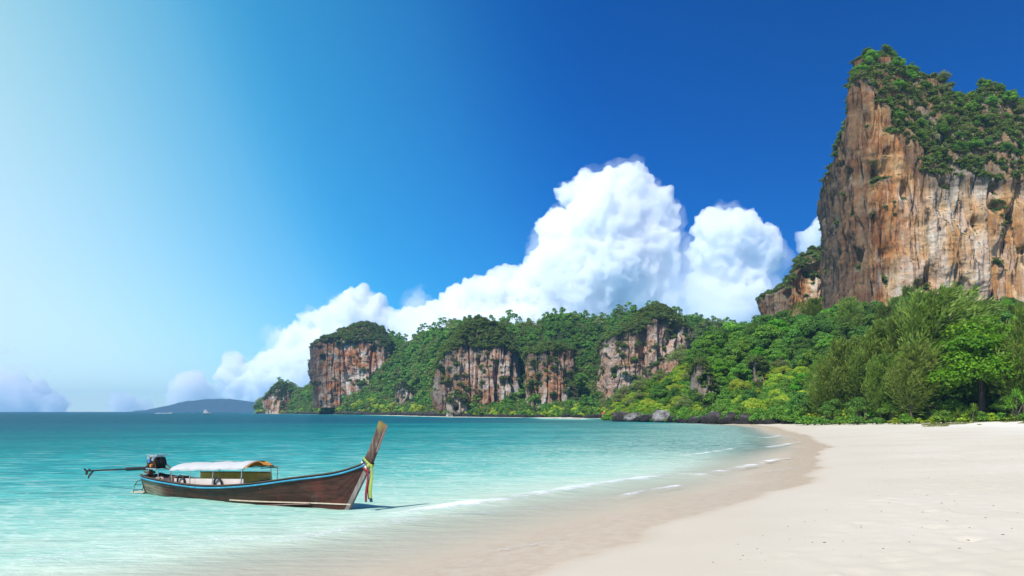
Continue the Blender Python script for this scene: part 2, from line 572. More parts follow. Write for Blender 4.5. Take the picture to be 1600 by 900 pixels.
# ------------------------------------------------------------------ rock and hills
def rock_material(name, sc=1.0, cream=(.70, .50, .29), tan=(.54, .28, .10), grey=(.25, .19, .14), orange=(.50, .20, .05), white=(.74, .68, .58), bump=1.0, sw=.55, ds=.95):
    """weathered limestone: vertical stain streaks, orange iron patches, dark lichen ('dark'), soil and moss where it lies flat"""
    m, gg = new_mat(name)
    oc = gg.n('ShaderNodeTexCoord').outputs['Object']
    warp = gg.t.nodes.new('ShaderNodeTexNoise')
    gg.put(warp.inputs['Vector'], oc)
    warp.inputs['Scale'].default_value = .06 / sc
    va = gg.n('ShaderNodeVectorMath', operation='SCALE', ins={0: warp.outputs['Color']})
    va.inputs['Scale'].default_value = 3.0 * sc
    vb = gg.n('ShaderNodeVectorMath', operation='ADD', ins={0: oc, 1: va.outputs[0]})
    wv = vb.outputs[0]
    streak = gg.noise(gg.mapping(wv, (.20 / sc, .20 / sc, .014 / sc)), 1.0, 9, .62)
    fine = gg.noise(gg.mapping(wv, (.75 / sc, .75 / sc, .035 / sc)), 1.0, 8, .65)
    blotch = gg.noise(wv, .055 / sc, 7, .6)
    blotch2 = gg.noise(wv, .10 / sc, 7, .65, dist=.5)
    grit = gg.noise(wv, .5 / sc, 8, .7)
    v = gg.math('ADD', gg.math('MULTIPLY', streak, sw), gg.math('MULTIPLY', blotch, 1 - sw))
    base = gg.ramp(v, [(.36, grey), (.44, tan), (.51, cream), (.58, white), (.66, cream)])
    # warm iron staining
    om = gg.math('MULTIPLY', gg.rng(gg.math('ADD', gg.math('MULTIPLY', blotch2, .7), gg.math('MULTIPLY', streak, .3)), .40, .57), gg.attr('orange'))
    base = gg.mix(om, base, gg.mix(gg.rng(grit, .4, .65), orange, (.36, .12, .04)))
    # near black water streaks
    dm = gg.math('MULTIPLY', gg.rng(fine, .535, .61), gg.rng(blotch2, .36, .54))
    base = gg.mix(gg.math('MULTIPLY', dm, ds), base, (.050, .042, .038))
    # white calcite curtains
    wm = gg.math('MULTIPLY', gg.rng(fine, .44, .36), gg.rng(blotch2, .52, .62))
    base = gg.mix(gg.math('MULTIPLY', wm, .6), base, white)
    # darkened rock of the flanks, side edges and brow
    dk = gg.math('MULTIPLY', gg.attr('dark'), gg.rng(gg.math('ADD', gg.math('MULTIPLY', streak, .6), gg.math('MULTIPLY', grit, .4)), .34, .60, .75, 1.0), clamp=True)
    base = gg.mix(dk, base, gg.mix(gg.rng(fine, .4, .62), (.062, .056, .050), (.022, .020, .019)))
    # plants and soil on ledges
    geo = gg.n('ShaderNodeNewGeometry')
    nz = gg.n('ShaderNodeSeparateXYZ', {0: geo.outputs['True Normal']}).outputs[2]
    vg = gg.rng(gg.math('ADD', nz, gg.math('MULTIPLY', gg.math('SUBTRACT', grit, .5), .9)), .38, .66)
    base = gg.mix(vg, base, gg.mix(gg.rng(grit, .4, .65), (.030, .050, .016), (.085, .098, .030)))
    hh = gg.math('ADD', gg.math('MULTIPLY', fine, .8), gg.math('ADD', gg.math('MULTIPLY', grit, .7), gg.math('MULTIPLY', streak, 1.2)))
    b = gg.n('ShaderNodeBump', {'Height': hh, 'Strength': .9 * bump, 'Distance': 1.3 * sc})
    p = gg.n('ShaderNodeBsdfPrincipled', {'Base Color': base, 'Roughness': .9, 'Specular IOR Level': .15, 'Normal': b})
    return finish(m, gg, p.outputs[0])


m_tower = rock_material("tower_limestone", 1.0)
m_cliff = rock_material("bay_limestone", 1.0, cream=(.66, .56, .47), tan=(.50, .36, .26), grey=(.33, .31, .30), orange=(.54, .21, .07), white=(.80, .74, .67), bump=1.5, sw=.30, ds=.55)

m_soil, gg = new_mat("jungle_floor")
oc = gg.n('ShaderNodeTexCoord').outputs['Object']
c = gg.ramp(gg.noise(oc, .35, 7, .7), [(.3, (.016, .026, .008)), (.5, (.035, .058, .015)), (.7, (.075, .085, .028))])
b = gg.n('ShaderNodeBump', {'Height': gg.noise(oc, .8, 6, .7), 'Strength': 1.0, 'Distance': 1.0})
pr = gg.n('ShaderNodeBsdfPrincipled', {'Base Color': c, 'Roughness': .95, 'Specular IOR Level': .1, 'Normal': b})
finish(m_soil, gg, pr.outputs[0])


def grid_normals(Vg):
    du = np.gradient(Vg, axis=0)
    dv = np.gradient(Vg, axis=1)
    n = np.cross(du, dv)
    l = np.linalg.norm(n, axis=2, keepdims=True)
    return n / np.maximum(l, 1e-9)


def rock_body(cols, nu, nw, ns, nb, wall_amp=2.0, flute=1.6, slope_amp=3.0, seed=1, fscale=1.0, bulge=0.0, lump=1.0, ragged=0.0, clefts=1.0, caves=14):
    """cols: base(xyz) wall-top(xyz) ridge(xyz) back-foot(xyz) dark orange.  Rows run up the wall, over the
    shoulder to the ridge and down the back; then flutes, ledges and lumps are pushed in along the normals."""
    C = catmull(cols, nu)
    B, W, Rg, K = C[:, 0:3], C[:, 3:6].copy(), C[:, 6:9], C[:, 9:12]
    if ragged:
        uu = np.linspace(0, 1, nu)
        q3 = np.stack([uu * 9, uu * 0 + seed, uu * 0], -1)
        W[:, 2] -= (W[:, 2] - B[:, 2]) * ragged * (fbm(q3, seed + 61, 3) * .9 + .35)
    rows, zone = [], []
    for t in np.linspace(0, 1, nw, endpoint=False):
        p = B + (W - B) * t
        if bulge:
            out = B - Rg
            out[:, 2] = 0
            out /= np.maximum(np.linalg.norm(out, axis=1, keepdims=True), 1e-6)
            p = p + out * (bulge * math.sin(math.pi * t))
        rows.append(p)
        zone.append(0.0)
    for t in np.linspace(0, 1, ns, endpoint=False):
        q = W + (Rg - W) * t
        q[:, 2] = W[:, 2] + (Rg[:, 2] - W[:, 2]) * (0.55 * t + 0.45 * math.sin(t * math.pi / 2))
        rows.append(q)
        zone.append(1.0)
    for t in np.linspace(0, 1, nb):
        q = Rg + (K - Rg) * t
        rows.append(q)
        zone.append(2.0)
    Vg = np.stack(rows, 1)
    N = grid_normals(Vg)
    up = np.clip(np.abs(N[..., 2]), 0, 1)
    p = Vg.reshape(-1, 3)
    s = fscale
    fl = fbm(p * np.array([.16, .16, .012]) / s, seed, 4, .55, True)
    fl2 = fbm(p * np.array([.45, .45, .05]) / s, seed + 5, 3, .55)
    bl = fbm(p * .045 / s, seed + 9, 4, .5)
    led = fbm(p * np.array([.06, .06, .14]) / s, seed + 13, 4, .55, True)
    pit = fbm(p * .22 / s, seed + 19, 4, .6)
    cl1 = np.abs(fbm(p * np.array([.075, .075, .006]) / s, seed + 31, 2, .5))
    cl2 = np.abs(fbm(p * np.array([.13, .13, .016]) / s, seed + 37, 2, .5))
    cleft = -(np.exp(-(cl1 / .055) ** 2) * 2.6 + np.exp(-(cl2 / .05) ** 2) * 1.3) * flute * clefts
    cav = np.zeros(len(p))
    rc_ = np.random.default_rng(seed + 3)
    for _ in range(caves):
        c0 = Vg[rc_.integers(int(nu * .08), int(nu * .92)), rc_.integers(int(nw * .12), int(nw * .95))]
        sx_, sz_ = rc_.uniform(1.2, 3.2) * s, rc_.uniform(2.0, 6.5) * s
        dd = ((p[:, 0] - c0[0]) ** 2 + (p[:, 1] - c0[1]) ** 2) / sx_ ** 2 + ((p[:, 2] - c0[2]) / sz_) ** 2
        # hollow with a sharp overhanging lip above
        cav -= rc_.uniform(1.6, 4.2) * s * np.exp(-dd ** 1.5) * (1 + .5 * np.tanh((p[:, 2] - c0[2]) / sz_ * 3))
    cleft = cleft + cav
    wall = (cleft + fl * flute + fl2 * flute * .5 + bl * wall_amp * 2 + led * wall_amp * .35 + pit * wall_amp * .45)
    top = fbm(p * .05 / s, seed + 23, 4, .55) * slope_amp + fbm(p * .16 / s, seed + 29, 4, .6, True) * slope_amp * .55 * lump
    wgt = (1 - smooth(up, .35, .75)).ravel()
    disp = wall * wgt + top * (1 - wgt)
    Vg = (p + N.reshape(-1, 3) * disp[:, None] * -1.0 * SIGN).reshape(Vg.shape)
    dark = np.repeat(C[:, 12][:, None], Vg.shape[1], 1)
    org = np.repeat(C[:, 13][:, None], Vg.shape[1], 1)
    zn = np.repeat(np.array(zone)[None, :], nu, 0)
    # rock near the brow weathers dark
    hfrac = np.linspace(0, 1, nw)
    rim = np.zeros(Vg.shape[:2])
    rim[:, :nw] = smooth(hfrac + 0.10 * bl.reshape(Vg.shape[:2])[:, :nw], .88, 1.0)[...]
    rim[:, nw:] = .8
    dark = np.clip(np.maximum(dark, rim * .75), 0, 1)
    return Vg, dark, np.clip(org, 0, 1), zn


SIGN = -1.0


def body_mesh(name, Vg, dark, org, mat):
    nu, nv = Vg.shape[:2]
    F = grid_faces(nu, nv)
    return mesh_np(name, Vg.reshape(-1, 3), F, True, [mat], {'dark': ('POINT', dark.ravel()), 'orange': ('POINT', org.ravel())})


def col(bx, by, bz, wx, wy, wz, rx, ry, rz, kx, ky, kz, dark=0.0, org=.5):
    return [bx, by, bz, wx, wy, wz, rx, ry, rz, kx, ky, kz, dark, org]


# ---- the great limestone tower on the right
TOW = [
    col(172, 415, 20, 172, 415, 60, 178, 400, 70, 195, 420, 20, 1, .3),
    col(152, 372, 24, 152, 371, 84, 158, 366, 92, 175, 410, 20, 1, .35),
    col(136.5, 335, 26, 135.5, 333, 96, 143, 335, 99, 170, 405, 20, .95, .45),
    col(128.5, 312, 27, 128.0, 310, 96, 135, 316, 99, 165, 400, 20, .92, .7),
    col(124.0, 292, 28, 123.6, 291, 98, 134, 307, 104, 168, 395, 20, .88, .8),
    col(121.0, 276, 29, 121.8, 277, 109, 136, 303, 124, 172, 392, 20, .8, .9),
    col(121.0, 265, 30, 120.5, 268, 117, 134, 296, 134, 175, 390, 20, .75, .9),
    col(124, 259, 30, 126.5, 265, 113, 144, 297, 136, 180, 390, 20, .28, 1.0),
    col(128.5, 258, 31, 132, 265, 102, 152, 296, 134, 184, 390, 20, .02, .85),
    col(134, 259, 31, 137.5, 264, 87, 159, 297, 132, 190, 390, 20, 0, .6),
    col(142, 260, 32, 144.5, 264, 83, 166, 298, 132, 196, 390, 20, 0, .45),
    col(150, 261, 32, 151.5, 265, 83, 172, 298, 126, 202, 390, 20, 0, .4),
    col(158, 262, 32, 158, 266, 83.5, 179, 300, 122, 208, 390, 20, 0, .45),
    col(168, 264, 32, 168, 267, 82.5, 188, 302, 131, 215, 390, 20, 0, .5),
    col(180, 266, 32, 180, 269, 83.5, 199, 304, 124, 225, 390, 20, 0, .45),
    col(196, 269, 32, 196, 272, 85, 213, 308, 128, 240, 390, 20, 0, .5),
    col(216, 273, 32, 216, 277, 84, 232, 312, 118, 258, 390, 20, .1, .5),
    col(240, 280, 32, 240, 285, 80, 252, 318, 108, 275, 390, 20, .2, .5),
    col(268, 300, 32, 268, 304, 70, 272, 330, 90, 290, 390, 20, .3, .5),
]
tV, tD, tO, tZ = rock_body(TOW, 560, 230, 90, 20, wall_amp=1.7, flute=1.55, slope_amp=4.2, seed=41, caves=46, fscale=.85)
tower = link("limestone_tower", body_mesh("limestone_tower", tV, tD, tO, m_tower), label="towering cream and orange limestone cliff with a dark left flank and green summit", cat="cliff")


def block_cliff(x, y, w, dep, zb, tops, seed, lean=0.04, amp=1.4, dark_left=.5, org=.7, nu=300, rot=0.0, flute=1.2, slope=4.2, rim=.30, fs=.7, ragged=.18):
    """free-standing cliff with a flat-ish front: U-shaped plan, tops = heights across the front"""
    prof = [(-.50, 1.0), (-.53, .55), (-.50, .12), (-.42, -.02), (-.26, -.05), (-.08, 0.0), (.10, -.05), (.28, 0.0), (.42, .03), (.50, .16), (.53, .55), (.50, 1.0)]
    out = []
    cr, sr = math.cos(rot), math.sin(rot)
    for i, (u, v) in enumerate(prof):
        f = i / (len(prof) - 1)
        h = np.interp(u, np.linspace(-.5, .5, len(tops)), tops)
        lx, ly = u * w, v * dep
        k = 1 - rim * .8
        rx_, ry_ = u * w * .55, dep * (.35 + .3 * v)
        wx_, wy_ = lx * (1 - lean), ly + dep * lean
        bx_, by_ = lx, ly
        kx_, ky_ = u * w * .8, dep * 1.4
        T = lambda a, b_: (x + a * cr - b_ * sr, y + a * sr + b_ * cr)
        hw = zb + (h - zb) * (1 - rim)
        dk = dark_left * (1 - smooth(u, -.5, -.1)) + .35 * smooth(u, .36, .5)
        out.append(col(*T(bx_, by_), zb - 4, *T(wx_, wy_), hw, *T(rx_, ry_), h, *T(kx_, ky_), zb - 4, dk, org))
    return rock_body(out, nu, 130, 50, 10, ragged=ragged, wall_amp=amp * 1.5, flute=flute, slope_amp=slope, seed=seed, fscale=fs)


CLIFFS = [
    # name-label, args
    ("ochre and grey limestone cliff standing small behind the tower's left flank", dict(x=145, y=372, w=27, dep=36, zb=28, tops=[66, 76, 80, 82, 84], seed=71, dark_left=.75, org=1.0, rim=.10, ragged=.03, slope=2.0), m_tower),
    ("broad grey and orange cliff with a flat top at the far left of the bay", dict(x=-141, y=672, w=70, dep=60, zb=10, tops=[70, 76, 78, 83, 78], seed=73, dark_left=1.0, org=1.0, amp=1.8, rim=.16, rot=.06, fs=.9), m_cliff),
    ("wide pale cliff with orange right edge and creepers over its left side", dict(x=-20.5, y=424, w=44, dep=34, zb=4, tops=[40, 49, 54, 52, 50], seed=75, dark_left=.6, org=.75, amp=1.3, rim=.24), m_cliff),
    ("small square cliff of pale rock above an orange cave mouth", dict(x=19.6, y=392, w=20.5, dep=22, zb=3, tops=[33, 35, 35.5, 34], seed=77, dark_left=.15, org=.85, amp=1.2, rim=.05, ragged=.08), m_cliff),
    ("tall whitish cliff with a ragged dark brow behind the point", dict(x=73, y=410, w=45, dep=36, zb=2, tops=[45, 50, 58, 59, 52], seed=79, dark_left=.05, org=.6, amp=1.8, rim=.10, ragged=.10), m_cliff),
    ("low brown headland rock at the outer tip of the bay", dict(x=-259, y=846, w=30, dep=26, zb=0, tops=[22, 32, 34, 30], seed=83, dark_left=.3, org=1.0, amp=1.5, rim=.2), m_cliff),
    ("low cone of pale rock under the wide cliff by the water", dict(x=-27, y=379, w=9, dep=9, zb=0, tops=[9, 12, 8], seed=85, dark_left=.4, org=.5, amp=.8, nu=90, rim=.2), m_cliff),
    ("dark grotto rock low between two far cliffs", dict(x=-79, y=560, w=13, dep=14, zb=8, tops=[22, 25, 20], seed=87, dark_left=.9, org=.3, amp=1.0, nu=90, rim=.2), m_cliff),
    ("rusty rock foot to the right of the square cliff", dict(x=31, y=384, w=10, dep=12, zb=1, tops=[15, 17, 8], seed=89, dark_left=.1, org=1.0, amp=1.0, nu=120, rim=.15), m_cliff),
    ("bluish grey rock slab rising between the trees of the point", dict(x=47.8, y=188, w=4.6, dep=5, zb=3, tops=[15.2, 13.5, 10], seed=91, dark_left=.35, org=.05, amp=.4, nu=110, rim=.12, fs=.35, flute=.5, slope=.6), m_cliff),
    ("narrow grey rock showing between the point's upper trees", dict(x=61.7, y=190, w=4.4, dep=5, zb=8, tops=[15.6, 16.2, 14.5], seed=93, dark_left=.3, org=.25, amp=.4, nu=90, rim=.12, fs=.35, flute=.5, slope=.6), m_cliff),
]
cliff_grids = []
for lab, kw, mat in CLIFFS:
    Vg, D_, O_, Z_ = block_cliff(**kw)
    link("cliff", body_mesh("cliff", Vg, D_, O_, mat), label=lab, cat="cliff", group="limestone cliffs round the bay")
    cliff_grids.append((Vg, Z_))


# ---- forested hills (terrain): columns of base point -> ridge point -> back foot
def hill_grid(cols, nu, nv, seed, amp, back=60, k=.25, t0=.12):
    C = catmull(cols, nu)
    B, Rg = C[:, 0:3], C[:, 3:6]
    kc = C[:, 6] if C.shape[1] > 6 else np.full(nu, k)
    dirv = Rg[:, :2] - B[:, :2]
    dirv /= np.maximum(np.linalg.norm(dirv, axis=1, keepdims=True), 1e-6)
    rows = []
    for t in np.linspace(0, 1, nv):
        q = B + (Rg - B) * t
        prof = kc * t + (1 - kc) * float(smooth(t, t0, .98))
        q[:, 2] = B[:, 2] + (Rg[:, 2] - B[:, 2]) * prof
        rows.append(q)
    for t in np.linspace(.15, 1, 8):
        q = Rg.copy()
        q[:, :2] += dirv * back * t
        q[:, 2] = Rg[:, 2] * (1 - t * t) - 2 * t
        rows.append(q)
    Vg = np.stack(rows, 1)
    p = Vg.reshape(-1, 3)
    d = fbm(p * np.array([.03, .03, .03]), seed, 4) * amp + fbm(p * .11, seed + 3, 3) * amp * .35
    fade = smooth(np.linspace(0, 1.3, Vg.shape[1]), .0, .25)
    Vg[..., 2] += d.reshape(Vg.shape[:2]) * fade[None, :]
    return Vg


def hc(px0, d0, z0, px1, d1, py1, drop=0.0):
    kk_ = .12 + .36 * float(smooth(px0, 470, 510) * (1 - smooth(px0, 605, 650)))
    b = P(px0, 643, d0)
    r = P(px1, py1, d1)
    return [b[0], b[1], z0, r[0], r[1], r[2] - drop, kk_]


BAY = [hc(402, 888, .3, 402, 905, 634, 2), hc(418, 870, .5, 420, 890, 618, 4), hc(440, 845, .6, 440, 880, 600, 5), hc(465, 800, .6, 465, 850, 604, 6), hc(490, 742, .6, 500, 800, 588, 6),
       hc(520, 680, .6, 530, 765, 530, 7), hc(560, 606, .6, 565, 745, 520, 7), hc(600, 556, .6, 605, 735, 517, 7), hc(640, 500, .6, 640, 690, 530, 7),
       hc(665, 455, .6, 665, 620, 520, 6), hc(690, 415, .6, 695, 560, 510, 6), hc(720, 382, .5, 725, 520, 499, 6), hc(760, 362, .5, 760, 505, 498, 6),
       hc(800, 340, .5, 800, 505, 502, 6), hc(835, 325, .4, 838, 508, 507, 6), hc(870, 310, .4, 870, 516, 491, 6), hc(905, 296, .4, 905, 526, 496, 6),
       hc(940, 296, .4, 935, 525, 503, 6), hc(970, 300, .4, 970, 515, 490, 6), hc(1010, 305, .5, 1010, 505, 481, 6), hc(1050, 318, .5, 1048, 506, 486, 6),
       hc(1100, 330, .6, 1095, 508, 495, 6), hc(1150, 340, .6, 1150, 512, 508, 6), hc(1200, 350, .6, 1200, 520, 503, 6), hc(1260, 360, .6, 1260, 540, 512, 6), hc(1330, 380, .6, 1330, 560, 540, 6)]
bayV = hill_grid(BAY, 260, 50, 101, 4.0, 120, k=.12, t0=.42)
nu, nv = bayV.shape[:2]
link("bay_hill", mesh_np("bay_hill", bayV.reshape(-1, 3), grid_faces(nu, nv), True, [m_soil]), kind='structure', label='steep jungle hill round the far side of the bay')

POINT = [[25.5, 211, .3, 31, 219, 2.5], [27.5, 207, .4, 33, 222, 6], [30.5, 198, .4, 45, 225, 11.5], [34.5, 187, .4, 57, 230, 19], [40, 172, .5, 71, 230, 22.5], [47, 152, .8, 84, 235, 25],
         [51, 134, .9, 98, 240, 27.5], [54, 121, 1.2, 118, 248, 31], [59, 111, 1.4, 144, 254, 32], [66, 104, 1.5, 175, 258, 33], [78, 98, 1.6, 215, 262, 33], [100, 88, 1.7, 270, 265, 33], [150, 60, 1.8, 330, 240, 30]]
pointV = hill_grid(POINT, 220, 60, 131, 1.6, 60, k=.55)
nu, nv = pointV.shape[:2]
link("point_hill", mesh_np("point_hill", pointV.reshape(-1, 3), grid_faces(nu, nv), True, [m_soil]), kind='structure', label='wooded slope rising from the beach to the tower')

# ---- far blue island on the horizon
ISL = [P(232, 642.5, 5000), P(250, 637, 5000), P(280, 630, 5050), P(310, 625, 5100), P(345, 623, 5150), P(380, 626, 5150), P(410, 632, 5150), P(450, 635, 5150), P(520, 638, 5150), P(560, 641.5, 5150)]
icols = []
for (x_, y_, z_) in ISL:
    icols.append([x_, y_ - 300, 0, x_, y_, z_])
islV = hill_grid(icols, 300, 30, 151, 7.0, 350, k=.5)
nu, nv = islV.shape[:2]
m_isl, gg = new_mat("far_forest")
oc = gg.n('ShaderNodeTexCoord').outputs['Object']
c = gg.ramp(gg.noise(oc, .02, 6, .7), [(.35, (.012, .026, .018)), (.65, (.03, .05, .03))])
b = gg.n('ShaderNodeBump', {'Height': gg.noise(oc, .03, 6, .7), 'Strength': 1.0, 'Distance': 15})
pr = gg.n('ShaderNodeBsdfPrincipled', {'Base Color': c, 'Roughness': .95, 'Normal': b})
finish(m_isl, gg, pr.outputs[0])
link("island_hill", mesh_np("island_hill", islV.reshape(-1, 3), grid_faces(nu, nv), True, [m_isl]), kind='structure', label='low wooded island hazed blue on the horizon')

# ------------------------------------------------------------------ leaves, crowns, trees
def leaf_material(name, c_dark, c_mid, c_light, trans=.35, rough=.5):
    m, gg = new_mat(name)
    oi = gg.n('ShaderNodeObjectInfo')
    tint = gg.attr('tint')
    c = gg.ramp(tint, [(0.0, c_dark), (.5, c_mid), (1.0, c_light)])
    hsv = gg.n('ShaderNodeHueSaturation', {'Color': c, 'Hue': gg.rng(oi.outputs['Random'], 0, 1, .482, .512, False), 'Value': gg.rng(oi.outputs['Random'], 0, 1, .80, 1.22, False), 'Saturation': 1.0})
    d = gg.n('ShaderNodeBsdfPrincipled', {'Base Color': hsv, 'Roughness': rough, 'Specular IOR Level': .25})
    t = gg.n('ShaderNodeBsdfTranslucent', {'Color': gg.mix(.5, hsv, (.35, .42, .03))})
    mx = gg.n('ShaderNodeMixShader', {0: trans, 1: d.outputs[0], 2: t.outputs[0]})
    return finish(m, gg, mx.outputs[0])


L_BROAD = leaf_material("broad_leaves", (0.066, 0.180, 0.025), (0.146, 0.342, 0.035), (0.328, 0.556, 0.050))
L_DARK = leaf_material("dark_leaves", (0.043, 0.114, 0.021), (0.099, 0.233, 0.035), (0.203, 0.382, 0.048))
L_LIME = leaf_material("lime_leaves", (0.218, 0.351, 0.022), (0.411, 0.544, 0.037), (0.665, 0.750, 0.097))
L_VIVID = leaf_material("vivid_leaves", (.065, .24, .010), (.125, .40, .016), (.26, .54, .03), .4)
L_OLIVE = leaf_material("olive_leaves", (0.110, 0.147, 0.040), (0.198, 0.249, 0.070), (0.356, 0.376, 0.130))
L_NEEDLE = leaf_material("casuarina_needles", (0.056, 0.123, 0.013), (0.134, 0.222, 0.027), (0.289, 0.356, 0.060), .3)
L_FAR = leaf_material("hill_leaves", (0.055, 0.168, 0.026), (0.131, 0.319, 0.040), (0.299, 0.505, 0.075))
L_SCRUB = leaf_material("cliff_scrub_leaves", (0.055, 0.098, 0.023), (0.127, 0.196, 0.037), (0.265, 0.310, 0.081))
L_CREEP = leaf_material("creeper_leaves", (.14, .17, .05), (.24, .25, .09), (.36, .34, .15))
M_BARK = simple_mat("bark", (.16, .12, .09), .9, .45, 3.0, bump=.6, stretch=(4, 4, .6))
M_BARKD = simple_mat("dark_bark", (.07, .055, .045), .9, .45, 3.0, bump=.6, stretch=(4, 4, .6))


def unit(v):
    return v / np.maximum(np.linalg.norm(v, axis=-1, keepdims=True), 1e-9)


def leaf_quads(C, Nrm, size, aspect, r, axis=None, fold=0.0):
    """one diamond-ish leaf face per centre"""
    n = len(C)
    if axis is None:
        a = r.normal(size=(n, 3))
    else:
        a = axis
    a = unit(a - Nrm * (a * Nrm).sum(1, keepdims=True))
    b = np.cross(Nrm, a)
    s = size[:, None] if np.ndim(size) else size
    l, w = s * .5, s * .5 * aspect
    V = np.stack([C - a * l, C + b * w + a * l * .1, C + a * l, C - b * w + a * l * .1], 1)
    return V.reshape(-1, 3), np.arange(n * 4).reshape(-1, 4)


def crown_lobes(lobes, n, size, r, aspect=.6, up=.5, shell=.35, size_var=.5):
    """leaf faces spread through and over a set of ellipsoid leaf clumps; undersides stay thin so gaps show"""
    w = np.array([l[3] * l[4] + l[4] * l[5] + l[3] * l[5] for l in lobes])
    idx = r.choice(len(lobes), n, p=w / w.sum())
    L = np.array(lobes)[idx]
    d = unit(r.normal(size=(n, 3)))
    d[:, 2] = np.where((d[:, 2] < -.25) & (r.random(n) < .7), -d[:, 2], d[:, 2])
    rad = 1 - shell * r.random(n) ** 1.6
    rad *= 1 + .10 * fbm(d * 2.2 + idx[:, None] * 3.1, 5, 3)
    C = L[:, :3] + d * L[:, 3:6] * rad[:, None]
    N = unit(d * .7 + np.array([0, 0, up]) + r.normal(size=(n, 3)) * .42)
    s = size * (1 + size_var * (r.random(n) - .5))
    V, F = leaf_quads(C, N, s, aspect, r)
    lob_t = r.random(len(lobes))[idx] * .45
    tint = np.clip(lob_t + .55 * r.random(n), 0, 1)
    return V, F, tint


def tubes(paths, sides=6):
    """paths: list of (pts, radii)"""
    Vs, Fs, o = [], [], 0
    for pts, rad in paths:
        pts = np.asarray(pts, float)
        t = unit(np.gradient(pts, axis=0))
        ref = np.where(np.abs(t[:, 2:3]) > .9, np.array([[1., 0, 0]]), np.array([[0, 0, 1.]]))
        u = unit(np.cross(t, ref))
        v = np.cross(t, u)
        a = np.linspace(0, 2 * np.pi, sides, endpoint=False)
        ring = pts[:, None, :] + np.asarray(rad)[:, None, None] * (np.cos(a)[None, :, None] * u[:, None, :] + np.sin(a)[None, :, None] * v[:, None, :])
        m = len(pts)
        Vs.append(ring.reshape(-1, 3))
        I, J = np.meshgrid(np.arange(m - 1), np.arange(sides), indexing='ij')
        J2 = (J + 1) % sides
        f = np.stack([I * sides + J, I * sides + J2, (I + 1) * sides + J2, (I + 1) * sides + J], -1).reshape(-1, 4)
        Fs.append(f + o)
        o += m * sides
    return np.concatenate(Vs), np.concatenate(Fs)


def limb_paths(r, h0, h1, n, spread, r0, lobes=None):
    paths = [([(0, 0, -.6), (.05 * h0, .02, h0 * .5), (r.normal() * .2, r.normal() * .2, h0), (r.normal() * .35, r.normal() * .35, h1)], [r0 * 1.25, r0, r0 * .75, r0 * .2])]
    for k in range(n):
        st = h0 * r.uniform(.55, 1.1)
        if lobes is not None:
            l = lobes[k % len(lobes)]
            e = np.array(l[:3])
        else:
            an = r.uniform(0, 6.28)
            e = np.array([math.cos(an) * spread, math.sin(an) * spread, r.uniform(h0, h1)])
        s_ = np.array([0, 0, st])
        mid = (s_ + e) / 2 + np.array([0, 0, .12 * np.linalg.norm(e - s_)])
        paths.append(([s_, mid, e], [r0 * .5, r0 * .33, r0 * .1]))
    return paths


def make_broad(seed, h, rad, n, size, leaf, name, bare=.28, flat=.62, nl=14, up=.5, aspect=.6):
    r = np.random.default_rng(seed)
    lobes = []
    for k in range(nl):
        an = k * 2.4 + r.uniform(-.4, .4)
        q = math.sqrt((k + .5) / nl)
        zz = bare * h + (h * (1 - bare)) * (.92 - .62 * q ** 1.6 + r.uniform(-.14, .10))
        lr = rad * r.uniform(.26, .44)
        lobes.append([math.cos(an) * rad * .80 * q, math.sin(an) * rad * .80 * q, max(zz - lr * flat, bare * h * .8), lr, lr, lr * flat])
    V, F, t = crown_lobes(lobes, n, size, r, aspect, up)
    cm = mesh_np(name + "_crown", V, F, False, [leaf], {'tint': ('FACE', t)})
    tv, tf = tubes(limb_paths(r, h * .45, h * .85, min(nl, 9), rad * .6, .03 * h + .03, lobes))
    tm = mesh_np(name + "_trunk", tv, tf, True, [M_BARKD])
    return tm, cm


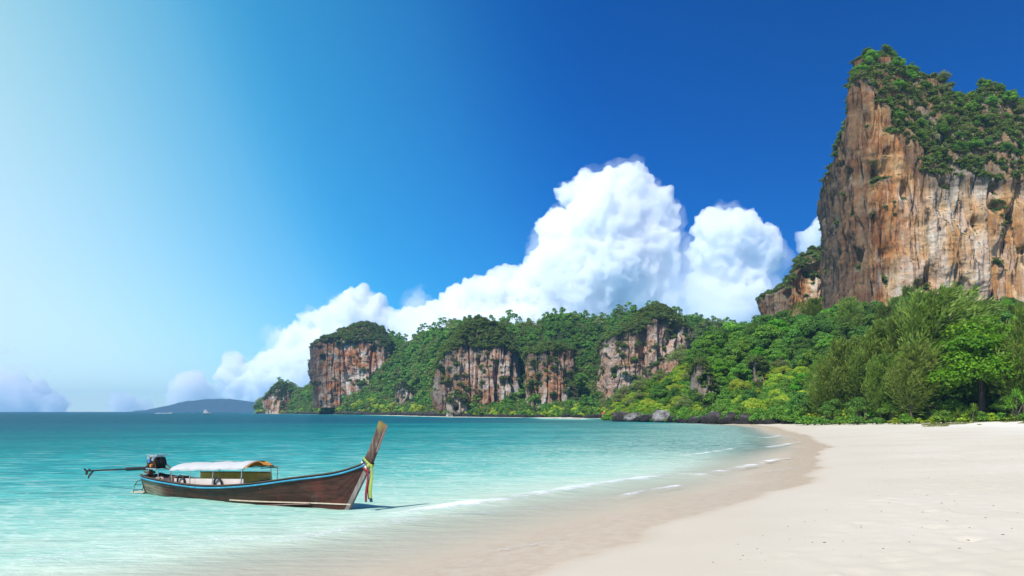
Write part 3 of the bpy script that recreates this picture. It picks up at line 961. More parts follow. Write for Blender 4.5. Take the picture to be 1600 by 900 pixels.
def make_casuarina(seed, h, n_plumes, name, lean=.18, needle=.75):
    """sheoak: tapering leader, rising limbs, each carrying a feathery plume swept by the wind"""
    r = np.random.default_rng(seed)
    wind = np.array([.72, -.1, .32])
    zs = np.linspace(-.6, h, 12)
    trunk = np.stack([lean * np.clip(zs, 0, 99) ** 1.35 / h ** .35 * .6, .3 * np.sin(zs * .35), zs], -1)
    paths = [(trunk, np.linspace(.017 * h, .03, 12))]
    Vs, Ns, As, Ss, Ts = [], [], [], [], []
    for k in range(n_plumes):
        f = .16 + .84 * ((k + r.random()) / n_plumes)
        z0 = f * h * .93
        base = np.array([np.interp(z0, zs, trunk[:, 0]), np.interp(z0, zs, trunk[:, 1]), z0])
        an = k * 2.399 + r.uniform(-.5, .5)
        reach = h * (.32 * (1 - f) ** .7 + .075) * r.uniform(.5, 1.45)
        out = np.array([math.cos(an), math.sin(an), 0])
        tt_ = np.linspace(0, 1, 7)[:, None]
        ax = base + out * reach * tt_ + np.array([0, 0, 1]) * reach * (.55 * tt_ + .35 * tt_ ** 2) + wind * reach * .55 * tt_ ** 2
        paths.append((ax, np.linspace(.006 * h, .015, 7)))
        m = int(150 * (.5 + reach / (h * .3)))
        u = r.random(m) ** .7
        c = np.stack([np.interp(u, tt_[:, 0], ax[:, i]) for i in range(3)], -1)
        tang = unit(np.stack([np.interp(u, tt_[:, 0], np.gradient(ax[:, i])) for i in range(3)], -1))
        spread = reach * .27 * (1.05 - .75 * u)[:, None] + .12
        offs = r.normal(size=(m, 3)) * spread * .62
        d = unit(tang * 1.0 + unit(offs) * .75 + wind * .35 + np.array([0, 0, -.15]))
        Vs.append(c + offs)
        As.append(d)
        Ss.append(np.full(m, needle) * r.uniform(.6, 1.35, m))
        Ts.append(np.clip(.15 + .5 * r.random(m) + .35 * u - .1 * r.random(), 0, 1))
    C, A, S, T = map(np.concatenate, (Vs, As, Ss, Ts))
    N = unit(np.cross(A, r.normal(size=A.shape)))
    N = np.where(N[:, 2:3] < 0, -N, N)
    V, F = leaf_quads(C, N, S, .22, r, axis=A)
    cm = mesh_np(name + "_crown", V, F, False, [L_NEEDLE], {'tint': ('FACE', T)})
    tv, tf = tubes(paths, 6)
    tm = mesh_np(name + "_trunk", tv, tf, True, [M_BARK])
    return tm, cm


def make_bush(seed, rad, n, size, leaf, name, nl=8, flat=.7, aspect=.5):
    r = np.random.default_rng(seed)
    lobes = []
    for k in range(nl):
        an = k * 2.4
        q = math.sqrt(k / nl)
        lr = rad * r.uniform(.36, .55)
        lobes.append([math.cos(an) * rad * .7 * q, math.sin(an) * rad * .7 * q, lr * .55 + rad * .65 * (1 - q) * r.uniform(.5, 1), lr, lr, lr * flat])
    V, F, t = crown_lobes(lobes, n, size, r, aspect, .55, .45)
    cm = mesh_np(name + "_foliage", V, F, False, [leaf], {'tint': ('FACE', t)})
    tv, tf = tubes([([(0, 0, -.4), (.1 * rad * math.cos(a), .1 * rad * math.sin(a), rad * .3), (.5 * rad * math.cos(a), .5 * rad * math.sin(a), rad * .7)], [.05 * rad, .04 * rad, .015 * rad]) for a in (0.3, 1.7, 3.1, 4.6, 5.5)], 5)
    tm = mesh_np(name + "_stem", tv, tf, True, [M_BARKD])
    return tm, cm


def make_pandanus(seed, h, name):
    r = np.random.default_rng(seed)
    heads = [(0, 0, h * .8), (h * .28, .1, h * .55), (-h * .25, -.2, h * .6), (.1, h * .2, h * .45)]
    Vs, Fs, T, o = [], [], [], 0
    for hx, hy, hz_ in heads:
        for k in range(46):
            an = r.uniform(0, 6.28)
            el = r.uniform(-.1, 1.3)
            l = h * r.uniform(.35, .5)
            d = np.array([math.cos(an) * math.cos(el), math.sin(an) * math.cos(el), math.sin(el)])
            sd_ = np.array([-math.sin(an), math.cos(an), 0]) * h * .018
            p0 = np.array([hx, hy, hz_])
            p1 = p0 + d * l * .55
            p2 = p0 + d * l - np.array([0, 0, l * .25])
            Vs += [p0 - sd_, p0 + sd_, p1 + sd_, p1 - sd_, p2 + sd_ * .15, p2 - sd_ * .15]
            Fs += [[o, o + 1, o + 2, o + 3], [o + 3, o + 2, o + 4, o + 5]]
            t = r.random()
            T += [t, t]
            o += 6
    cm = mesh_np(name + "_fronds", np.array(Vs), np.array(Fs), False, [L_BROAD], {'tint': ('FACE', np.array(T))})
    tv, tf = tubes([([(0, 0, -.4), (hx * .4, hy * .4, hz_ * .5), (hx, hy, hz_)], [.09, .08, .06]) for hx, hy, hz_ in heads], 6)
    return mesh_np(name + "_trunk", tv, tf, True, [M_BARK]), cm


def place(kind, meshes, loc, rz, sc, label, cat, group=None, parts=('trunk', 'crown'), tilt=0.0):
    root = bpy.data.objects.new(kind, None)
    COL.objects.link(root)
    root.empty_display_size = .3
    root.location = loc
    root.rotation_euler = (tilt, 0, rz)
    root.scale = sc if isinstance(sc, (tuple, list)) else (sc, sc, sc)
    tag(root, label, cat, group)
    for nm, me_ in zip(parts, meshes):
        link(nm, me_, root)
    return root


broad = [make_broad(200 + i, 9, 4.6, 4200, .50, [L_BROAD, L_DARK, L_BROAD][i], f"broadleaf{i}", nl=15 + i) for i in range(3)]
darkt = [make_broad(220 + i, 9.5, 4.2, 3800, .48, L_DARK, f"dark{i}", nl=13 + i, flat=.75) for i in range(2)]
olive = [make_broad(230 + i, 7.5, 3.8, 3600, .38, L_OLIVE, f"olive{i}", nl=16, up=.3, aspect=.4) for i in range(2)]
limet = [make_broad(240 + i, 6.0, 4.0, 4600, .34, L_LIME, f"lime{i}", nl=13, bare=.08, flat=.7, aspect=.5) for i in range(2)]
vividb = make_broad(251, 15, 7.6, 15000, .52, L_VIVID, "vivid", nl=52, bare=.2, flat=.55, up=.7)
vivids = make_broad(252, 9, 4.4, 4400, .50, L_VIVID, "vivid_small", nl=15, flat=.5, up=.7)
casu = [make_casuarina(260 + i, 15, 74, f"casuarina{i}", lean=[.10, .2, .28, .05][i]) for i in range(4)]
bushes = [make_bush(280 + i, 1.0, 650, .24, [L_BROAD, L_LIME, L_DARK][i], f"bush{i}") for i in range(3)]
pand = make_pandanus(290, 2.6, "pandanus")
farb = [make_broad(295 + i, [8, 11, 7, 7, 13, 9][i], [4.2, 3.4, 4.8, 4.2, 3.8, 5.2][i], [620, 560, 640, 620, 420, 520][i], [.95, .8, 1.0, .95, .9, .8][i], [L_FAR, L_FAR, L_DARK, L_LIME, L_FAR, L_OLIVE][i], f"far{i}", nl=[12, 7, 16, 12, 5, 18][i], bare=[.1, .25, .05, .1, .5, .15][i], flat=[.62, 1.0, .5, .62, .8, .4][i]) for i in range(6)]
scrub = [make_bush(300 + i, 1.0, 240, .42, L_SCRUB, f"scrub{i}") for i in range(2)]


from mathutils.bvhtree import BVHTree


def grid_bvh(Vg):
    nu_, nv_ = Vg.shape[:2]
    return BVHTree.FromPolygons([tuple(v) for v in Vg.reshape(-1, 3)], [tuple(f) for f in grid_faces(nu_, nv_)])


bv_point = grid_bvh(pointV)
bv_bay = grid_bvh(bayV)


def drop(bv, x, y, default=None):
    h_ = bv.ray_cast(Vector((x, y, 400)), Vector((0, 0, -1)))
    return h_[0].z if h_[0] is not None else default


def ground(x, y):
    z1 = drop(bv_point, x, y, -99)
    z2 = float(sand_z(np.array([x]), np.array([y]), shore_sd([x], [y]))[0])
    return max(z1, z2)


def spot(px, d):
    x = (px - 800) / 1200 * d
    return (x, d, ground(x, d))


# ---- front row of the beach wood: trees the picture lets one tell apart
FRONT = [  # px, distance, archetype, scale, rz, name, category, label
    (1446, 112, casu[0], 1.22, 0.2, "casuarina_tree", "tree", "tallest feathery casuarina of the beach wood, its tip against the orange cliff"),
    (1398, 117, casu[1], 1.02, 0.0, "casuarina_tree", "tree", "feathery casuarina leaning just left of the tallest one"),
    (1352, 121, casu[2], .95, -0.2, "casuarina_tree", "tree", "olive green casuarina swept by the wind in the middle of the wood"),
    (1315, 125, casu[3], .84, 0.3, "casuarina_tree", "tree", "shorter bushy casuarina above the narrow end of the sand"),
    (1288, 128, casu[1], .72, -0.4, "casuarina_tree", "tree", "smallest casuarina where the wood meets the rocky point"),
    (1425, 107, casu[3], .72, 0.6, "casuarina_tree", "tree", "young casuarina with a bare dark trunk at the sand's edge"),
    (1376, 113, casu[0], .66, -0.5, "casuarina_tree", "tree", "low casuarina spreading over the bushes at the back of the beach"),
    (1477, 118, casu[2], .98, 0.1, "casuarina_tree", "tree", "casuarina between the tallest one and the vivid green tree"),
    (1600, 100, casu[1], .98, -0.3, "casuarina_tree", "tree", "casuarina cut by the picture's right edge beside the vivid tree"),
    (1534, 106, vividb, .98, 0.9, "vivid_tree", "tree", "large vivid green tree with layered sprays of leaves near the right edge"),
    (1590, 112, vivids, 1.0, 0.2, "vivid_tree", "tree", "smaller vivid green tree behind the casuarina on the right edge"),
    (1506, 117, darkt[0], 1.02, 0.5, "dark_tree", "tree", "dark leafed tree in the shade between casuarinas and the vivid tree"),
    (1556, 121, broad[0], 1.15, 0.5, "broadleaf_tree", "tree", "broadleaf tree showing above the vivid green tree"),
    (1332, 132, broad[2], .9, 1.5, "broadleaf_tree", "tree", "rounded green tree behind the shorter casuarina"),
    (1272, 131, darkt[1], .66, 2.1, "dark_tree", "tree", "squat dark green tree beside the sand where the wood begins"),
    (1252, 136, broad[1], .62, 2.1, "broadleaf_tree", "tree", "low dense tree above the last black rocks by the sand"),
    (1300, 122, darkt[0], .48, 0.1, "dark_tree", "tree", "low dark thicket tree at the left end of the beach wood"),
    (1342, 116, darkt[1], .50, 1.1, "dark_tree", "tree", "low dark thicket tree under the wind swept casuarina"),
    (1392, 111, broad[0], .42, 2.1, "broadleaf_tree", "tree", "small leafy tree under the feathery casuarinas"),
    (1455, 108, darkt[0], .46, 3.1, "dark_tree", "tree", "small dark tree in the shade right of the bare trunk"),
    (1490, 107, broad[2], .40, 4.1, "broadleaf_tree", "tree", "small leafy tree left of the vivid tree's trunk"),
    (1570, 103, darkt[1], .42, 5.1, "dark_tree", "tree", "small dark tree right of the vivid tree's trunk"),
]
taken_xy = []
for (px, d, ms, sc_, rz, nm, cat_, lab) in FRONT:
    l = spot(px, d)
    place(nm, ms, l, rz, sc_, lab, cat_, "trees of the beach wood")
    taken_xy.append((l[0], l[1], 2.0))

# low bushes and spiky pandanus along the top of the sand
rb = np.random.default_rng(11)
BUSHROW = [(1398, 105.5, 1, .8, "small yellowish green bush on the sand edge, leftmost of the row"), (1414, 104.5, 0, 1.2, "rounded green bush on the sand edge beside the bare trunk"),
           (1436, 104.5, 1, .7, "low yellow green bush below the casuarinas"), (1474, 103, 0, 1.5, "larger leafy bush in the middle of the row along the sand"),
           (1456, 103.5, 1, .75, "lime bush tucked against the larger leafy bush"), (1510, 101.5, 1, 1.0, "yellow green bush left of the spiky pandanus"),
           (1530, 101, 0, 1.2, "green bush between the spiky pandanus and the vivid tree's trunk"), (1548, 100.5, 1, 1.0, "yellow flecked bush under the vivid tree"),
           (1566, 100, 0, 1.0, "green bush right of the vivid tree's trunk"), (1582, 99, 1, .9, "yellowish bush near the right edge of the sand"), (1600, 98, 2, 1.2, "dark bush at the right edge of the sand"),
           (1370, 108, 2, 1.0, "dark green bush low behind the sand"), (1340, 112, 2, 1.2, "dark green bush at the foot of the wind swept casuarina"), (1312, 116, 0, 1.1, "green bush near the left end of the beach wood"),
           (1284, 121, 2, 1.3, "dark bush beside the last rocks"), (1262, 125, 0, 1.4, "green bush overhanging the last rocks by the sand")]
for px, d, k, sc_, lab in BUSHROW:
    place("beach_bush", bushes[k], spot(px, d), rb.uniform(0, 6), (sc_ * 1.25, sc_ * 1.25, sc_), lab, "bush", "bushes along the top of the sand", ('stem', 'foliage'))
for px, d, sc_, lab in ((1520, 100.5, .9, "spiky pandanus plant on the sand edge left of the vivid tree"), (1588, 98.5, 1.5, "large spiky pandanus under the casuarina at the right edge"), (1496, 104, .7, "small spiky pandanus in the shade behind the bushes")):
    place("pandanus_plant", pand, spot(px, d), sc_, sc_, lab, "plant", "pandanus plants along the sand", ('trunk', 'fronds'))

# ---- trees of the point and the slope under the tower (individuals; nearest and largest first)
def pt_on(V, s, t):
    nu_, nv_ = V.shape[:2]
    nvf = nv_ - 8
    i, j = min(int(s * (nu_ - 1)), nu_ - 1), min(int(t * (nvf - 1)), nvf - 1)
    return V[i, j]


KIND_LABEL = {
    'lime': ("lime_tree", "pale lime tree"),
    'olive': ("olive_tree", "dull olive tree"),
    'broad': ("broadleaf_tree", "mid green tree"),
    'dark': ("dark_tree", "dark green tree"),
    'vivid': ("vivid_tree", "bright green tree"),
    'casuarina': ("casuarina_tree", "feathery casuarina"),
}
rs = np.random.default_rng(23)
cands = []
for k in range(6000):
    s, t = rs.random() ** .9 * .82, rs.random() ** .85 * 1.04
    p = pt_on(pointV, s, min(t, 1.0))
    px = 800 + 1200 * p[0] / p[1]
    if px > 1625 or px < 950 or t < .05:
        continue
    cands.append((p, s, t, px))
chosen = list(taken_xy)
npt = 0
for p, s, t, px in cands:
    if npt >= 262:
        break
    # leave the grey rock slabs of the point uncovered
    if (1082 < px < 1130 and p[1] < 190 and p[2] > .8) or (1172 < px < 1210 and p[1] < 192 and p[2] > 4):
        continue
    py = 643 - (p[2] - HCAM) / p[1] * 1200
    lower = t < .5
    u = rs.random()
    if px < 1075:
        kind = 'lime' if (u < .62 and t < .75) else ('olive' if u < .78 else 'broad')
    elif px < 1265:
        kind = ('lime' if u < .66 else 'olive' if u < .80 else 'vivid' if u < .88 else 'broad') if t < .55 else ('broad' if u < .45 else 'dark' if u < .75 else 'olive' if u < .85 else 'vivid')
    elif px < 1500:
        kind = ('broad' if u < .35 else 'dark' if u < .65 else 'olive' if u < .75 else 'casuarina')
    else:
        kind = ('broad' if u < .4 else 'vivid' if u < .65 else 'dark' if u < .8 else 'casuarina')
    fr = 1.0 if p[1] > 150 else .8
    sc_ = {'lime': .62, 'olive': .72, 'broad': .70, 'dark': .72, 'vivid': .68, 'casuarina': .5}[kind] * rs.uniform(.75, 1.25) * (.55 if t < .12 else 1.0) * (1.25 if t > .6 else 1.0)
    if px < 1060:
        sc_ *= .72
    need = 4.2 * sc_ * .92
    if any((p[0] - a) ** 2 + (p[1] - b) ** 2 < (.5 * (need + c)) ** 2 * 1.5 for a, b, c in chosen):
        continue
    chosen.append((p[0], p[1], need))
    ms = {'lime': limet, 'olive': olive, 'broad': broad, 'dark': darkt, 'vivid': [vivids], 'casuarina': casu}[kind]
    nm, lab = KIND_LABEL[kind]
    zone = ("near the tip of the point" if px < 1030 else "left of the bluish rock slab" if px < 1100 else "between the two grey rocks of the point" if px < 1180 else
            "below the small ochre cliff" if px < 1280 else "below the tower's dark flank" if px < 1350 else "behind the feathery casuarinas" if px < 1480 else "behind the vivid tree")
    lab = f"{'small' if sc_ < .55 else 'large' if sc_ > .8 else 'middling'} {lab} {'low' if t < .3 else 'midway up' if t < .65 else 'high'} {zone}"
    place(nm, ms[rs.integers(len(ms))], (p[0], p[1], p[2] - .4), rs.uniform(0, 6.28), (sc_ * rs.uniform(.9, 1.15), sc_ * rs.uniform(.9, 1.15), sc_), lab, "tree", f"{kind} trees on the slope under the tower", tilt=rs.uniform(-.08, .08))
    npt += 1
print("point trees", npt)


# ---- growth that reads as one mass: instanced on points with geometry nodes
def scatter(name, pts, scl, rot, sources, label, kind='stuff', pick=None):
    me_ = bpy.data.meshes.new(name)
    me_.from_pydata([tuple(p) for p in pts], [], [])
    for nm, arr in (('scl', scl), ('rotz', rot)):
        at = me_.attributes.new(nm, 'FLOAT', 'POINT')
        at.data.foreach_set('value', np.asarray(arr, np.float32))
    at = me_.attributes.new('pick', 'INT', 'POINT')
    at.data.foreach_set('value', (np.random.default_rng(3).integers(0, len(sources), len(pts)) if pick is None else np.asarray(pick)).astype(np.int32))
    o = link(name, me_, kind=kind, label=label)
    ng = bpy.data.node_groups.new(name + "_nodes", 'GeometryNodeTree')
    ng.interface.new_socket('Geometry', in_out='INPUT', socket_type='NodeSocketGeometry')
    ng.interface.new_socket('Geometry', in_out='OUTPUT', socket_type='NodeSocketGeometry')
    N_, L_ = ng.nodes, ng.links
    gi, go = N_.new('NodeGroupInput'), N_.new('NodeGroupOutput')
    join = N_.new('GeometryNodeJoinGeometry')

    def named(nm, typ):
        a = N_.new('GeometryNodeInputNamedAttribute')
        a.data_type = typ
        a.inputs['Name'].default_value = nm
        return a.outputs[0]
    for k, src in enumerate(sources):
        oi = N_.new('GeometryNodeObjectInfo')
        oi.inputs['Object'].default_value = src
        oi.transform_space = 'ORIGINAL'
        ip = N_.new('GeometryNodeInstanceOnPoints')
        cmp_ = N_.new('FunctionNodeCompare')
        cmp_.data_type = 'INT'
        cmp_.operation = 'EQUAL'
        L_.new(named('pick', 'INT'), cmp_.inputs[2])
        cmp_.inputs[3].default_value = k
        cx = N_.new('ShaderNodeCombineXYZ')
        L_.new(named('rotz', 'FLOAT'), cx.inputs[2])
        L_.new(gi.outputs[0], ip.inputs['Points'])
        L_.new(cmp_.outputs[0], ip.inputs['Selection'])
        L_.new(oi.outputs['Geometry'], ip.inputs['Instance'])
        L_.new(cx.outputs[0], ip.inputs['Rotation'])
        L_.new(named('scl', 'FLOAT'), ip.inputs['Scale'])
        L_.new(ip.outputs[0], join.inputs[0])
    L_.new(join.outputs[0], go.inputs[0])
    md = o.modifiers.new("scatter", 'NODES')
    md.node_group = ng
    return o


# sources are real plants standing in the scene
src_far = []
for i in range(6):
    x_, y_, z_ = [bayV[60, 12], bayV[120, 14], bayV[170, 12], bayV[90, 4], bayV[145, 8], bayV[40, 6]][i]
    rt = place("hill_tree", farb[i], (x_, y_, z_ - .6), i, 1.0, ["green tree near the shore below the broad flat topped cliff", "green tree on the low slope between the two middle cliffs", "dark green tree near the hut on the far shore", "pale green tree by the water below the far forest", "tall bare stemmed tree over the far shore between two cliffs", "wide olive tree low by the outer headland rock"][i], "tree")
    src_far.append([c for c in rt.children if c.name.startswith('crown')][0])
src_scrub = []
for i in range(2):
    x_, y_, z_ = [tV[250, 270], tV[300, 290]][i]
    rt = place("cliff_shrub", scrub[i], (x_, y_, z_), i, 2.4, ["shrub clinging to the tower's brow above the orange rock", "shrub on the tower's green shoulder"][i], "shrub", None, ('stem', 'foliage'))
    src_scrub.append([c for c in rt.children if c.name.startswith('foliage')][0])

rf = np.random.default_rng(31)
pts, scl, pick = [], [], []
nvf = bayV.shape[1] - 4
tries = 0
cell = {}
while len(pts) < 5200 and tries < 60000:
    tries += 1
    i, j = rf.integers(0, bayV.shape[0] - 1), rf.integers(1, nvf)
    a, b = rf.random(), rf.random()
    p = (bayV[i, j] * (1 - a) + bayV[i + 1, j] * a) * (1 - b) + (bayV[i, min(j + 1, nvf)] * (1 - a) + bayV[i + 1, min(j + 1, nvf)] * a) * b
    px = 800 + 1200 * p[0] / p[1]
    if px > 1290:
        continue
    key = (int(p[0] / 3.6), int(p[1] / 4.6), int(p[2] / 5))
    if cell.get(key, 0) >= 1:
        continue
    cell[key] = 1
    pick.append(3 if (j < 12 and rf.random() < .34) else int(rf.choice([0, 1, 2, 4, 5], p=[.36, .24, .22, .04, .14])))
    s_ = rf.uniform(.45, 1.15) * (.5 if j < 3 else .72 if j < 22 else 1.0) * (.8 + .4 * (p[1] > 500))
    pts.append((p[0], p[1], p[2] - 1.2 * s_))
    scl.append(s_)
scatter("jungle_canopy", pts, scl, rf.uniform(0, 6.28, len(pts)), src_far, "continuous green jungle canopy over the far hill", pick=pick)

# scrub on cliff tops and ledges
pts, scl = [], []


def scrub_on(Vg, Zn, n, smin, smax, nzmin=.42, thin=.45, minspace=1.5, jmax=None):
    N = grid_normals(Vg)
    nz = np.abs(N[..., 2])
    msk = (nz > nzmin) | ((Zn > .5) & (nz > nzmin * .30))
    I, J = np.where(msk[:, :Vg.shape[1] - 3])
    if len(I) == 0:
        return
    # pick by area
    du = np.gradient(Vg, axis=0)
    dv = np.gradient(Vg, axis=1)
    ar = np.linalg.norm(np.cross(du, dv), axis=2)[I, J]
    k = rf.choice(len(I), min(n * 3, len(I)), replace=False, p=ar / ar.sum())
    cl = {}
    c_ = 0
    P_ = Vg[I[k], J[k]]
    dens = fbm(P_ * .12, 77, 3)
    for p, dn in zip(P_, dens):
        if dn < -thin:
            continue
        s_ = rf.uniform(smin, smax)
        key = tuple((p / (minspace * (smin + smax) * .5)).astype(int))
        if key in cl:
            continue
        cl[key] = 1
        pts.append((p[0], p[1], p[2] - .15 * s_))
        scl.append(s_)
        c_ += 1
        if c_ >= n:
            break


scrub_on(tV, tZ, 5200, .8, 2.3, .62, .75, .62)
for Vg, Zn in cliff_grids:
    wid = np.ptp(Vg[..., 0])
    scrub_on(Vg, Zn, int((12 if Vg is cliff_grids[0][0] else 26) * wid), .8, 2.6 if wid > 20 else 1.0, .6, .6, .7)
for Vg, Zn in cliff_grids[1:9] + [(tV, tZ)]:
    big_ = Vg is tV
    I = rf.integers(0, Vg.shape[0], 2600 if big_ else 900)
    J = rf.integers(0, 230 if big_ else 130, len(I))
    Q = Vg[I, J]
    dn = fbm(Q * np.array([.07, .07, .045]), 88, 3)
    Q = Q[dn > (.42 if big_ else .24)]
    for p in Q[:(160 if big_ else 90)]:
        s_ = rf.uniform(.45, 1.3)
        pts.append((p[0], p[1], p[2] - .5 * s_))
        scl.append(s_)
scatter("cliff_scrub", pts, scl, rf.uniform(0, 6.28, len(pts)), src_scrub, "tangled green scrub over the cliff tops and ledges")

# undergrowth on the point hill, between the trees
pts, scl, upick = [], [], []
ru = np.random.default_rng(37)
src_under = [o for o in scene.objects if o.name.startswith('foliage') and o.parent and o.parent.name.startswith('beach_bush')]
src_under = [src_under[0], src_under[1], [o for o in src_under if o.data is bushes[2][1]][0]]
for k in range(3600):
    s, t = ru.random(), ru.random() * 1.05
    p = pt_on(pointV, s, min(t, 1.0))
    px = 800 + 1200 * p[0] / p[1]
    if (1092 < px < 1120 and 180 < p[1] < 189) or (1180 < px < 1202 and 182 < p[1] < 191):
        continue
    if px >= 1640 or px < 0:      # the wood goes on past the picture's edge
        upick.append(int(ru.integers(0, 3)))
        pts.append((p[0], p[1], p[2] - .3))
        scl.append(ru.uniform(2.0, 4.6))
        continue
    if 940 < px < 1640:
        upick.append(1 if (px < 1270 and t < .5 and ru.random() < .7) else int(ru.integers(0, 3)))
        s_ = ru.uniform(.9, 2.2) * (.6 if px < 1060 else 1)
        pts.append((p[0] + ru.normal() * .5, p[1] + ru.normal() * .5, p[2] - .2))
        scl.append(s_)
scatter("undergrowth", pts, scl, ru.uniform(0, 6.28, len(pts)), src_under, "mixed green undergrowth covering the wooded point", pick=upick)

# trees on the tower's green shoulder (individuals)
rt_ = np.random.default_rng(41)
placed, spots_t = 0, []
for k in range(3000):
    i, j = rt_.integers(190, 500), rt_.integers(232, 322)
    p = tV[i, j]
    px, py = 800 + 1200 * p[0] / p[1], 643 - 1200 * (p[2] - HCAM) / p[1]
    if px > 1615 or py > 285 or placed >= 70:
        continue
    if any((p[0] - a) ** 2 + (p[1] - b) ** 2 < 3.2 ** 2 for a, b in spots_t):
        continue
    spots_t.append((p[0], p[1]))
    kk5 = int(rt_.integers(5))
    ms = [broad[0], darkt[0], olive[0], olive[1], broad[2]][kk5]
    s_ = rt_.uniform(.38, .72)
    place("shoulder_tree", ms, (p[0], p[1], p[2] - .6), rt_.uniform(0, 6.28), (s_, s_, s_ * rt_.uniform(.9, 1.2)), f"{['bright green', 'dark green', 'thin olive', 'sparse olive', 'rounded green'][kk5]} {'small' if s_ < .55 else 'larger'} tree {'on the tower summit' if px < 1420 else 'right of the tower summit' if px < 1510 else 'on the right shoulder'}{' near the skyline' if py < 175 else ' above the bare wall' if py > 235 else ''}", "tree", "trees on the tower's green shoulder")
    placed += 1

# creeping beach grass at the top of the sand
rg = np.random.default_rng(43)
n = 7000
pxs = rg.uniform(1440, 1625, n)
ds = rg.uniform(88, 103, n) - (pxs - 1440) * .02
patchn = fbm(np.stack([pxs * .04, ds * .3, ds * 0], -1), 9, 3)
keepg = patchn > .10 - .035 * (ds - 95)
pxs, ds = pxs[keepg], ds[keepg]
xg = (pxs - 800) / 1200 * ds
zg = sand_z(xg, ds, shore_sd(xg, ds))
C = np.stack([xg, ds, zg + .03], -1)
V, F = leaf_quads(C, unit(np.stack([rg.normal(size=len(C)), rg.normal(size=len(C)), np.full(len(C), .8)], -1)), rg.uniform(.10, .26, len(C)), .5, rg)
link("creeping_grass", mesh_np("creeping_grass", V, F, False, [L_CREEP], {'tint': ('FACE', rg.random(len(C)))}), kind='stuff', label='patchy beach creeper at the top of the sand')

# ------------------------------------------------------------------ rocks along the point and the far shore
def shore_rock_mat(name, stops, tide):
    m, gg = new_mat(name)
    oc = gg.n('ShaderNodeTexCoord').outputs['Object']
    oi = gg.n('ShaderNodeObjectInfo')
    v3 = gg.n('ShaderNodeVectorMath', operation='ADD', ins={0: oc, 1: oi.outputs['Location']}).outputs[0]
    n1 = gg.noise(v3, .9, 8, .65)
    n2 = gg.noise(gg.mapping(v3, (1, 1, .35)), 2.2, 7, .7)
    c = gg.ramp(n1, stops)
    ht = gg.n('ShaderNodeSeparateXYZ', {0: gg.n('ShaderNodeNewGeometry').outputs['Position']}).outputs[2]
    # tide band stays black with algae
    c = gg.mix(gg.rng(gg.math('MULTIPLY_ADD', n2, .8, ht), tide + 1.2, tide, 0, .9), c, (.020, .017, .016))
    b = gg.n('ShaderNodeBump', {'Height': n2, 'Strength': 1.0, 'Distance': .35})
    pr = gg.n('ShaderNodeBsdfPrincipled', {'Base Color': c, 'Roughness': .85, 'Specular IOR Level': .25, 'Normal': b})
    return finish(m, gg, pr.outputs[0])


m_rock = shore_rock_mat("shore_rock", [(.36, (.025, .021, .020)), (.52, (.060, .050, .046)), (.64, (.15, .135, .125)), (.74, (.38, .35, .33))], 1.2)
m_rock_pale = shore_rock_mat("pale_shore_rock", [(.34, (.06, .052, .050)), (.46, (.17, .155, .145)), (.60, (.33, .31, .29)), (.74, (.46, .44, .42))], .35)


def rock_mesh(seed, nm):
    bm = bmesh.new()
    bmesh.ops.create_icosphere(bm, subdivisions=4, radius=1.0)
    V = np.array([v.co[:] for v in bm.verts])
    F = np.array([[v.index for v in f.verts] for f in bm.faces])
    bm.free()
    r = np.random.default_rng(seed)
    # chop with random planes for blocky facets, then roughen
    for k in range(9):
        nrm = unit(r.normal(size=3))
        lim = r.uniform(.55, .9)
        d = V @ nrm
        V = V - np.outer(np.maximum(d - lim, 0) * .85, nrm)
    V = V * (1 + .26 * fbm(V * 1.6 + seed, seed, 4, .55)[:, None] + .17 * fbm(V * np.array([4, 4, 1.6]) + seed, seed + 3, 3, .6, True)[:, None])
    return mesh_np(nm, V, F, False, [m_rock])


rocks = [rock_mesh(400 + i, f"rock{i}") for i in range(5)]
ROCKS = [  # px, distance, width px, height px, mesh, label
    (972, 204, 34, 15, 0, "black rock at the outer tip of the point, awash in the bay"),
    (990, 202, 26, 14, 1, "dark rock with a pale top beside the tip of the point"),
    (1012, 199, 26, 12, 2, "low black rock between the tip and the big pale boulder"),
    (1035, 196, 24, 20, 3, "large pale grey boulder standing out on the dark shore"),
    (1052, 194, 20, 11, 4, "small dark rock just right of the pale grey boulder"),
    (1067, 190, 18, 9, 2, "low grey rock in the middle of the rocky shore"),
    (1086, 187, 26, 11, 0, "long dark rock awash in the middle of the rocky shore"),
    (1105, 184, 22, 13, 1, "dark rock under the bluish rock slab"),
    (1121, 180, 28, 20, 3, "tall brownish boulder overhung by green bushes"),
    (1146, 176, 24, 18, 4, "dark domed boulder with a creeper hanging over it"),
    (1170, 170, 26, 20, 3, "cracked dark boulder where the sand begins"),
    (1192, 164, 22, 13, 1, "dark rock at the end of the sand"),
    (1210, 158, 24, 11, 2, "low dark rock behind the narrow end of the sand"),
    (1232, 152, 24, 9, 0, "flat black rock under the bushes by the sand"),
    (1136, 174, 22, 10, 2, "low black rock between two domed boulders"),
    (1158, 167, 20, 9, 0, "low black rock touching the end of the sand"),
    (1000, 199, 16, 8, 4, "small black rock in the water near the tip of the point"),
    (1075, 186, 16, 7, 3, "little black rock by the water in the middle of the shore"),
    (1255, 144, 24, 8, 4, "half buried dark rock in the shade of the wood"),
]
rr = np.random.default_rng(5)
